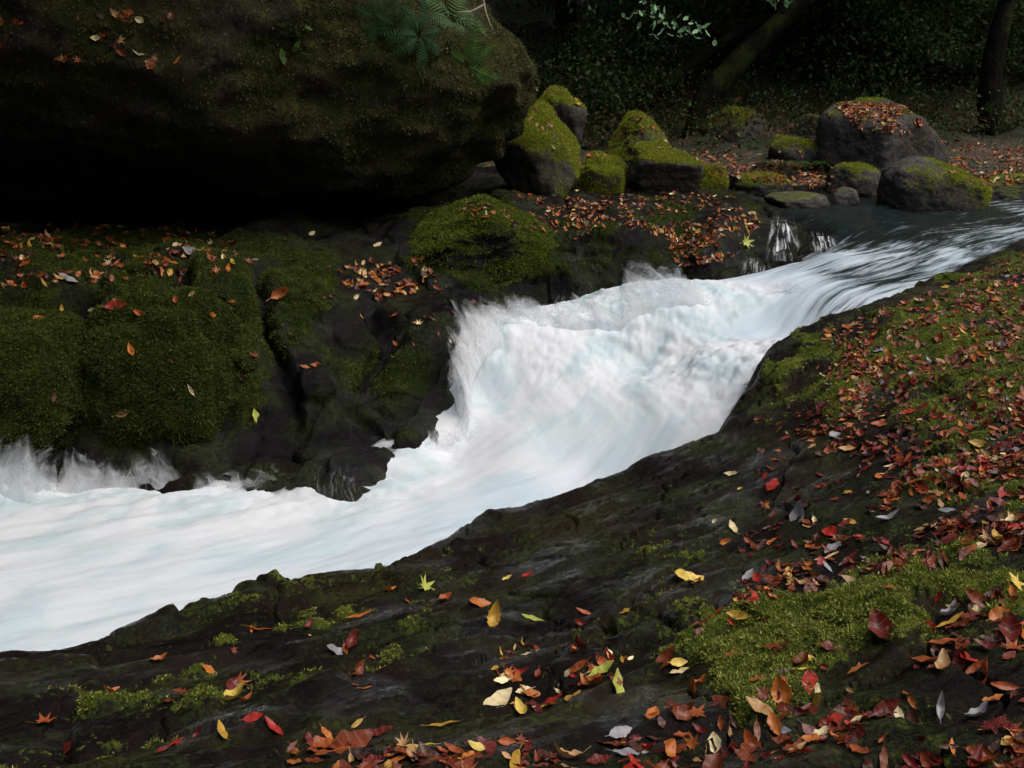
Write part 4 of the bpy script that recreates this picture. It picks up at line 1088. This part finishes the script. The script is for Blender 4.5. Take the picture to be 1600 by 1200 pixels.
litter('leaf_litter', fl)
for (u, v, L, colr, sh, k, turn, txt) in [(195,646,18,'tan','oval',1,80,'tan leaf stuck in the groove between two mossy rocks'),(400,651,20,'yellow green','oval',0,-50,'pale green leaf on wet black rock above the foam'),
        (330,492,14,'orange','oval',1,30,'small orange leaf on the broad moss face'),(440,455,26,'orange','toothed',2,60,'curled orange leaf on the moss crown of the sloping rock'),
        (182,478,24,'red','oval',1,80,'bright red leaf on top of the broad mossy rock'),(487,366,12,'cream','oval',1,20,'cream leaf on the bare grey dome, left one of two'),
        (590,384,14,'cream','oval',1,40,'cream leaf at the right end of the bare grey dome'),(1165,379,20,'yellow green','maple',1,60,'yellow green lobed leaf on the slab beside the thin falls'),
        (105,437,22,'pale grey','oval',1,70,'pale grey leaf on the moss above the left splash rock'),(300,395,26,'pale grey','oval',1,-60,'grey leaf on the moss top near the orange leaves')]:
    h = cast(u, v, FAR)
    if h:
        o = link('fallen_leaf', leaf_mesh(sh, k, colr)); o.matrix_world = leaf_matrix(h[1], h[2], L / F * h[0] * 1.3, R(-turn), 0.1, leaf_rg)
        tag(o, txt, 'leaf', 'fallen leaves on the far bank')

# ------------------------------------------------------------------ trees, shrubs, ferns
def leaf_cloud(mb, centers, per, rad, size, cols, rg, droop=0.3):
    for c in centers:
        n = per
        p = c + rg.normal(size=(n, 3)) * rad * np.array([1, 1, 0.55])
        d = rg.normal(size=(n, 3)); d[:, 2] -= droop; d /= np.linalg.norm(d, axis=1, keepdims=True)
        s = np.cross(d, rg.normal(size=(n, 3)) + [0, 0, 1.0]); s /= np.linalg.norm(s, axis=1, keepdims=True) + 1e-9
        L = size * rg.uniform(0.6, 1.3, (n, 1))
        V = np.stack([p - d * L * 0.5, p + s * L * 0.27, p + d * L * 0.5, p - s * L * 0.27], 1).reshape(-1, 3)
        i = np.arange(n)[:, None] * 4
        Fc = np.concatenate([i + [0, 1, 2], i + [0, 2, 3]])
        cc = np.asarray(cols)[rg.integers(0, len(cols), n)] * rg.uniform(0.6, 1.3, (n, 1))
        mb.add(V, Fc, np.repeat(cc, 4, 0))

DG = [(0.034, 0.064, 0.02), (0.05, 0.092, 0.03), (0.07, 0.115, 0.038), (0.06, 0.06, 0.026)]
def tree(label, path, r0, crown, seed, group='trees of the dark forest behind', limbs=4, r1=None):
    """path: world points of the trunk; crown: (centre, radius)"""
    rg = np.random.default_rng(seed)
    base = np.array(path[0], float)
    root = bpy.data.objects.new('forest_tree', None); COL.objects.link(root); root.location = base
    tag(root, label, 'tree', group)
    pts = spline([np.array(p, float) - base for p in path], 26); mb = MB()
    r1 = r1 or r0 * 0.4
    rad = np.linspace(1, r1 / r0, 26) * r0 * (1 + 0.5 * np.exp(-np.linspace(0, 26, 26) / 1.6))
    tube(mb, pts, rad, 14, 0.25, seed=seed)
    cc, cr = np.array(crown[0], float) - base, crown[1]
    ends = []
    for k in range(limbs):
        i = rg.integers(13, 24); a = pts[i]; e = cc + rg.normal(size=3) * cr * 0.45
        tube(mb, spline([a, (a + e) / 2 + rg.normal(size=3) * 0.25 + [0, 0, 0.2], e], 9), np.linspace(rad[i] * 0.55, 0.025, 9), 8, 0.15, seed=seed + k); ends.append(e)
    link('trunk', mb.mesh('trunk', M_bark), root)
    mb = MB()
    cen = [cc + rg.normal(size=3) * cr * np.array([0.5, 0.5, 0.25]) for _ in range(26)] + ends
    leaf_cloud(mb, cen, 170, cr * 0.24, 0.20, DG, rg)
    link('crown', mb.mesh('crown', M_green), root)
    return root
def G(x, y): return float(hill_height(np.array(x, float), np.array(y, float)))
def gp(u, y, dz=-0.15):
    x = float((u - 800) / F * y); return np.array([x, y, G(x, y) + dz])
a = gp(1085, 15.2)
tree('thick dark trunk leaning right above the shaded boulders', [a, PD(1100, 160, 15.2), PD(1160, 90, 15.3), PD(1240, 12, 15.5), PD(1330, -80, 15.8), PD(1450, -300, 16.5)], 0.2, ((5.6, 15.5, CZ + 4.8), 2.6), 61)
a = gp(985, 16.2)
tree('slender trunk leaning right beyond the thick leaning one', [a, PD(1020, 150, 16.2), PD(1090, 95, 16.3), PD(1160, 45, 16.5), PD(1230, -20, 16.8), PD(1280, -260, 17)], 0.13, ((3.8, 16.5, CZ + 4.5), 2.4), 62)
a = gp(1205, 17.4)
tree('thin mossy forked tree right of the thick leaning trunk', [a, PD(1225, 110, 17.2), PD(1250, 75, 17.2), PD(1300, 15, 17.4), PD(1340, -60, 17.5), PD(1380, -300, 17.8)], 0.12, ((6.6, 18, CZ + 5.0), 2.5), 63)
a = gp(1540, 14.6)
tree('upright rough trunk near the right edge of the forest', [a, PD(1545, 150, 14.6), PD(1560, 60, 14.6), PD(1575, -20, 14.7), PD(1600, -300, 15)], 0.18, ((8.4, 15.6, CZ + 5.5), 2.4), 64)
for i, (u, y, lean, r, cx, cy, cz, cr, lab) in enumerate([
    (120, 13.5, 60, 0.25, -5.2, 9.4, 4.1, 3.0, 'dark tree with its unseen crown set to shade the left of the big overhang'),  # crown pulled forward over the boulder to darken its left
    (420, 14.2, -40, 0.22, -2.7, 9.6, 4.0, 2.7, 'dark tree behind the big overhanging boulder, its unseen crown set forward to shade it'),  # crown shifted towards the river to cast shade on the boulder face
    (690, 15.0, 40, 0.16, -0.4, 13.8, 4.2, 2.4, 'dark tree behind the mossy end of the big overhang'),
    (880, 17.5, -30, 0.18, 1.4, 16.2, 4.6, 2.8, 'straight dark trunk deep in the forest above the peaked boulder'),
    (-260, 10.5, 40, 0.25, -4.8, 7.3, 4.3, 2.8, 'tree left of the frame, its unseen crown set to shade the big overhang'),  # crown moved in to deepen the shade on the boulder's left
    (1400, 19.0, 10, 0.2, 8.0, 18.6, 5.4, 3.0, 'dark trunk deep in the forest above the leaf covered boulder'),
    (1290, 21.0, -20, 0.2, 6.0, 20.0, 5.8, 3.2, 'dark trunk far up the forest slope'),
    (1000, 21.0, 30, 0.2, 3.0, 20.0, 5.8, 3.2, 'faint trunk far up the slope left of the leaning trees'),
    (560, 18.0, 20, 0.2, -3.0, 17.0, 6.0, 3.4, 'tall tree on the slope high above the big overhang'),
    (200, 17.0, 20, 0.2, -7.5, 15.0, 6.4, 3.6, 'tall tree on the slope above the left of the big overhang'),
    (-360, 9.6, 0, 0.22, -2.5, 7.2, 4.3, 2.2, 'unseen leaning tree added left of the frame to shade overhang and mossy bank'),  # added out of frame, leaning in to shade the overhang and left bank
    ('abs', (-8.5, 3.5), 0, 0.28, -7.0, 3.5, 4.6, 3.4, 'unseen tree added on the left bank beside the camera to block sky light'),  # this and the next three are added unseen to screen off sky
    ('abs', (-7.5, -2.5), 0, 0.28, -6.0, -2.5, 5.2, 3.6, 'unseen tree added behind the camera to the left to block sky light'),
    ('abs', (-4.0, -7.0), 0, 0.28, -3.5, -7.0, 5.6, 3.6, 'unseen tree added straight behind the camera to block sky light'),
    ('abs', (-9.5, 7.0), 0, 0.28, -8.5, 7.0, 5.5, 3.4, 'unseen tree added left of the mossy bank to block sky light'),
    (1720, 18.5, 10, 0.2, 10.5, 18.0, 5.6, 3.0, 'tree just right of the frame on the far shore')]):
    b = np.array([y[0], y[1], G(*y)]) if u == 'abs' else gp(u, y)
    t = np.array([cx, cy, CZ + cz])
    tree(lab, [b, b * 0.7 + t * 0.3 + [lean / 200, 0, 0.4], b * 0.3 + t * 0.7 + [lean / 200, 0, 0.3], t], r, (t, cr), 70 + i)

def shrub_mesh(seed, n=18, cols=DG, size=0.05, flat=0.55):
    rg = np.random.default_rng(seed); mb = MB()
    cen = [rg.normal(size=3) * np.array([0.36, 0.3, 0.2]) + [0, 0, 0.42] for _ in range(n)]
    leaf_cloud(mb, cen, 130, 0.16, size, cols, rg, 0.4)
    st = MB()
    for k in range(6): tube(st, spline([(0, 0, -0.1), cen[k] * 0.5 + [0, 0, 0.05], cen[k]], 6), np.linspace(0.014, 0.004, 6), 5)
    return mb.mesh('foliage', M_green), st.mesh('stem', M_bark)

def fern_mesh(seed, fronds=9, col=(0.035, 0.065, 0.016), L=0.6):
    rg = np.random.default_rng(seed); out = []
    for k in range(fronds):
        mb = MB(); az = k / fronds * 6.283 + rg.uniform(-0.3, 0.3); ll = L * rg.uniform(0.75, 1.15)
        d = np.array([math.cos(az), math.sin(az), 0]); sd_ = np.array([-d[1], d[0], 0])
        N = 15; ts = np.linspace(0.05, 1, N)
        sp_ = [d * ll * t * 0.85 + np.array([0, 0, ll * (0.85 * t - 0.95 * t * t)]) for t in ts]
        tube(mb, sp_, np.linspace(0.006, 0.002, N), 4, col=np.array(col) * 0.8)
        for i in range(1, N):
            w = 0.20 * ll * math.sin(math.pi * (0.15 + 0.85 * ts[i]) ** 1.0) + 0.01
            for s in (-1, 1):
                p = sp_[i]; e = p + sd_ * s * w + d * w * 0.35 - np.array([0, 0, w * 0.15]); h = d * ll * 0.026
                mb.add([p - h, p + h, e + h * 0.3], [(0, 1, 2)], np.array(col) * rg.uniform(0.7, 1.3))
        out.append(mb.mesh('frond', M_green, False))
    return out
SH = [shrub_mesh(s) for s in (401, 402, 403)]
FN = [fern_mesh(s) for s in (411, 412)]

def place(kind, name, variants, loc, sc_, rz, label, cat, group, tilt=(0, 0)):
    r = bpy.data.objects.new(name, None); COL.objects.link(r); r.location = loc; r.rotation_euler = (tilt[0], tilt[1], rz); r.scale = (sc_,) * 3
    tag(r, label, cat, group)
    if kind == 'shrub':
        link('foliage', variants[0], r); link('stem', variants[1], r)
    else:
        for m in variants: link('frond', m, r)
    return r
bpy.context.view_layer.update()
prg = random.Random(9)
LAND = [(1150, 90, 'the thick leaning trunk'), (1380, 200, 'the leaf covered boulder'), (1560, 100, 'the upright trunk near the right edge'), (1000, 200, 'the peaked mossy boulder'), (1150, 215, 'the dark shaded boulder'), (860, 150, 'the mossy boulder behind the overhang'), (1450, 60, 'the dark trunk deep in the forest')]
taken = set()
SZ = ['low', 'middling', 'tall', 'wide', 'ragged', 'dense', 'loose', 'faint', 'gloomy', 'drooping']
for i in range(58):
    u = prg.uniform(840, 1640); y = prg.uniform(14.8, 19.5)
    b = gp(u, y, -0.05); pu, pv = project(b)
    if 980 < u < 1330 and y < 17.5: y += 2.2
    if u > 1440 and y < 16.2: y += 1.8
    if True: b = gp(u, y, -0.05); pu, pv = project(b)
    l = min(LAND, key=lambda q: (q[0] - pu) ** 2 + (q[1] - pv) ** 2)
    kind = prg.random() < 0.68; s = prg.uniform(0.9, 1.9)
    for adj in SZ:
        for side in (['left of ' if pu < l[0] else 'right of '], ['above ' if pv < l[1] else 'below ']):
            t = f"{adj} dark {'leafy shrub' if kind else 'fern'} {side[0]}{l[2]}"
            if t not in taken: break
        if t not in taken: break
    taken.add(t)
    if kind: place('shrub', 'shrub', SH[i % 3], b, s, prg.uniform(0, 6.28), t, 'shrub', 'shrubs of the dark forest floor')
    else: place('fern', 'fern', FN[i % 2], b, s * 0.9, prg.uniform(0, 6.28), t, 'fern', 'ferns of the dark forest floor')
def undergrowth():
    rg = np.random.default_rng(31); mb = MB(); cen = []
    while len(cen) < 900:
        u, y = rg.uniform(780, 1700), rg.uniform(13.6, 20.5)
        p = gp(u, y, 0.1); pu, pv = project(p)
        if pv > 222 or (y < 15.5 and 1000 < u < 1320 and rg.random() < 0.5): continue
        cen.append(p + [0, 0, rg.uniform(0, 0.25)])
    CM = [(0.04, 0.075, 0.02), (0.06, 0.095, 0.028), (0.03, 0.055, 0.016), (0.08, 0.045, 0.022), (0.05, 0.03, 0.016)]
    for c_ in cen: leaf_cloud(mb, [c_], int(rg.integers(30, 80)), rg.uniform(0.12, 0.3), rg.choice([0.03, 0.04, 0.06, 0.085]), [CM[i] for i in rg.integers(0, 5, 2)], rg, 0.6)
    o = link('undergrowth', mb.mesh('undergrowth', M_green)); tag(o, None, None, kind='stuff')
undergrowth()
# ferns on and beside the rocks
def on_rock(u, v, obs): return cast(u, v, obs)
h = cast(1268, 262, FAR)
if h: place('fern', 'fern', fern_mesh(421, 9, (0.06, 0.12, 0.025), 0.42), h[1], 1.0, 0.5, 'small bright fern beside the dark boulder above the shore stones', 'fern', 'ferns beside the rocks')
h = cast(1215, 262, FAR)
if h: place('fern', 'fern', fern_mesh(422, 8, (0.04, 0.08, 0.02), 0.42), h[1], 1.0, 0.9, 'green fern left of the small bright fern', 'fern', 'ferns beside the rocks')
OV = [ROCKS['over']['ob']]
for (u, v, s, lab, c) in [(590, 30, 0.5, 'drooping fern high on the overhanging boulder, left one of a close pair', (0.05, 0.10, 0.035)), (652, 55, 0.6, 'long blue green fern hanging from the overhanging boulder', (0.032, 0.075, 0.03)),
                       (618, 40, 0.5, 'small fern between two hanging ferns on the big boulder', (0.05, 0.09, 0.03)), (705, 34, 0.7, 'leafy green fern on the mossy shoulder of the big boulder', (0.05, 0.10, 0.03)), (728, 100, 0.7, 'low bright fern in the moss under the shoulder fern of the big boulder', (0.09, 0.17, 0.035))]:
    h = cast(u, v, OV)
    if h:
        o = place('fern', 'fern', fern_mesh(int(430 + u), 7, c, 0.55), h[1], s, 0.3, lab, 'fern', 'ferns hanging on the big boulder')
        q = Vector((0, 0, 1)).rotation_difference((Vector(h[2]) + Vector((0, 0, -0.5))).normalized()); o.rotation_euler = q.to_euler()

def leafy_branch(name, label, path, n, L, col, seed, cat, group=None, spread=0.12):
    rg = np.random.default_rng(seed); base = np.array(path[0]); root = bpy.data.objects.new(name, None); COL.objects.link(root); root.location = base
    tag(root, label, cat, group)
    pts = spline([np.array(p) - base for p in path], 18); tw = MB(); tube(tw, pts, np.linspace(0.009, 0.002, 18), 5)
    lf = MB()
    for k in range(n):
        i = int(rg.uniform(0.25, 1) * 17); p = pts[i] + rg.normal(size=3) * spread * np.array([1, 0.7, 0.5])
        tube(tw, spline([pts[max(i - 2, 0)], (pts[i] + p) / 2 + [0, 0, 0.01], p], 5), np.linspace(0.003, 0.0012, 5), 4)
        V, Fc, uv = GEO['oval', 1]
        M = Matrix.Translation(p) @ Matrix.Rotation(rg.uniform(0, 6.28), 4, 'Z') @ Matrix.Rotation(rg.normal(-0.5, 0.5), 4, 'X') @ Matrix.Rotation(rg.normal(0, 0.4), 4, 'Y') @ Matrix.Scale(L * rg.uniform(0.7, 1.2), 4)
        M = np.array(M); lf.add(V @ M[:3, :3].T + M[:3, 3], Fc, np.array(col) * rg.uniform(0.7, 1.3), uv)
    link('twig', tw.mesh('twig', M_bark), root); link('foliage', lf.mesh('foliage', M_green), root)
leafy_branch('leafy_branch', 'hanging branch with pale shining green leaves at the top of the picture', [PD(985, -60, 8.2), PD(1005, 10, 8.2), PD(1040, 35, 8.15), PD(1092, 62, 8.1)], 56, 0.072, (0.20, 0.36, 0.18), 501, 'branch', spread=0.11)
leafy_branch('leafy_branch', 'small leaf spray dipping into the top edge right of the hanging branch', [PD(1195, -60, 8.6), PD(1205, -20, 8.6), PD(1222, 14, 8.5)], 12, 0.07, (0.11, 0.20, 0.10), 502, 'branch', spread=0.06)
leafy_branch('leafy_branch', 'thin twig with few dark leaves at the top left of the hanging branch', [PD(880, -60, 9), PD(890, -5, 9), PD(925, 25, 9)], 10, 0.06, (0.05, 0.10, 0.04), 503, 'branch', spread=0.08)
leafy_branch('sapling', 'sprig of broad dark green leaves on the dark face of the big boulder', [PD(420, -10, 8.05), PD(430, 30, 7.95), PD(445, 60, 7.9), PD(470, 80, 7.9)], 16, 0.11, (0.045, 0.085, 0.02), 504, 'plant', spread=0.13)

def bare_twig(label, paths):
    b = np.array(paths[0][0]); root = MB()
    for p in paths:
        tube(root, spline([np.array(q) - b for q in p], 14), np.linspace(0.011, 0.003, 14), 6, col=(1, 1, 1))
    o = link('bare_twig', root.mesh('bare_twig', M_twig), loc=b); tag(o, label, 'twig')
kt = NT('pale_dead_wood')
M_twig = kt.P(Base_Color=kt.mix(kt.noise(kt.n('ShaderNodeNewGeometry').outputs['Position'], 30), (0.16, 0.13, 0.09), (0.30, 0.26, 0.19)), Roughness=0.8)
bare_twig('pale bare twig forking at the top of the big mossy overhang', [[PD(752, -30, 8.3), PD(756, 5, 8.25), PD(762, 28, 8.2), PD(770, 48, 8.2)], [PD(756, 8, 8.25), PD(735, 18, 8.2), PD(716, 18, 8.15)]])
bare_twig('thin pale stick lying high on the left of the big overhang', [[PD(30, 24, 8.2), PD(75, 18, 8.2), PD(130, 6, 8.3)]])
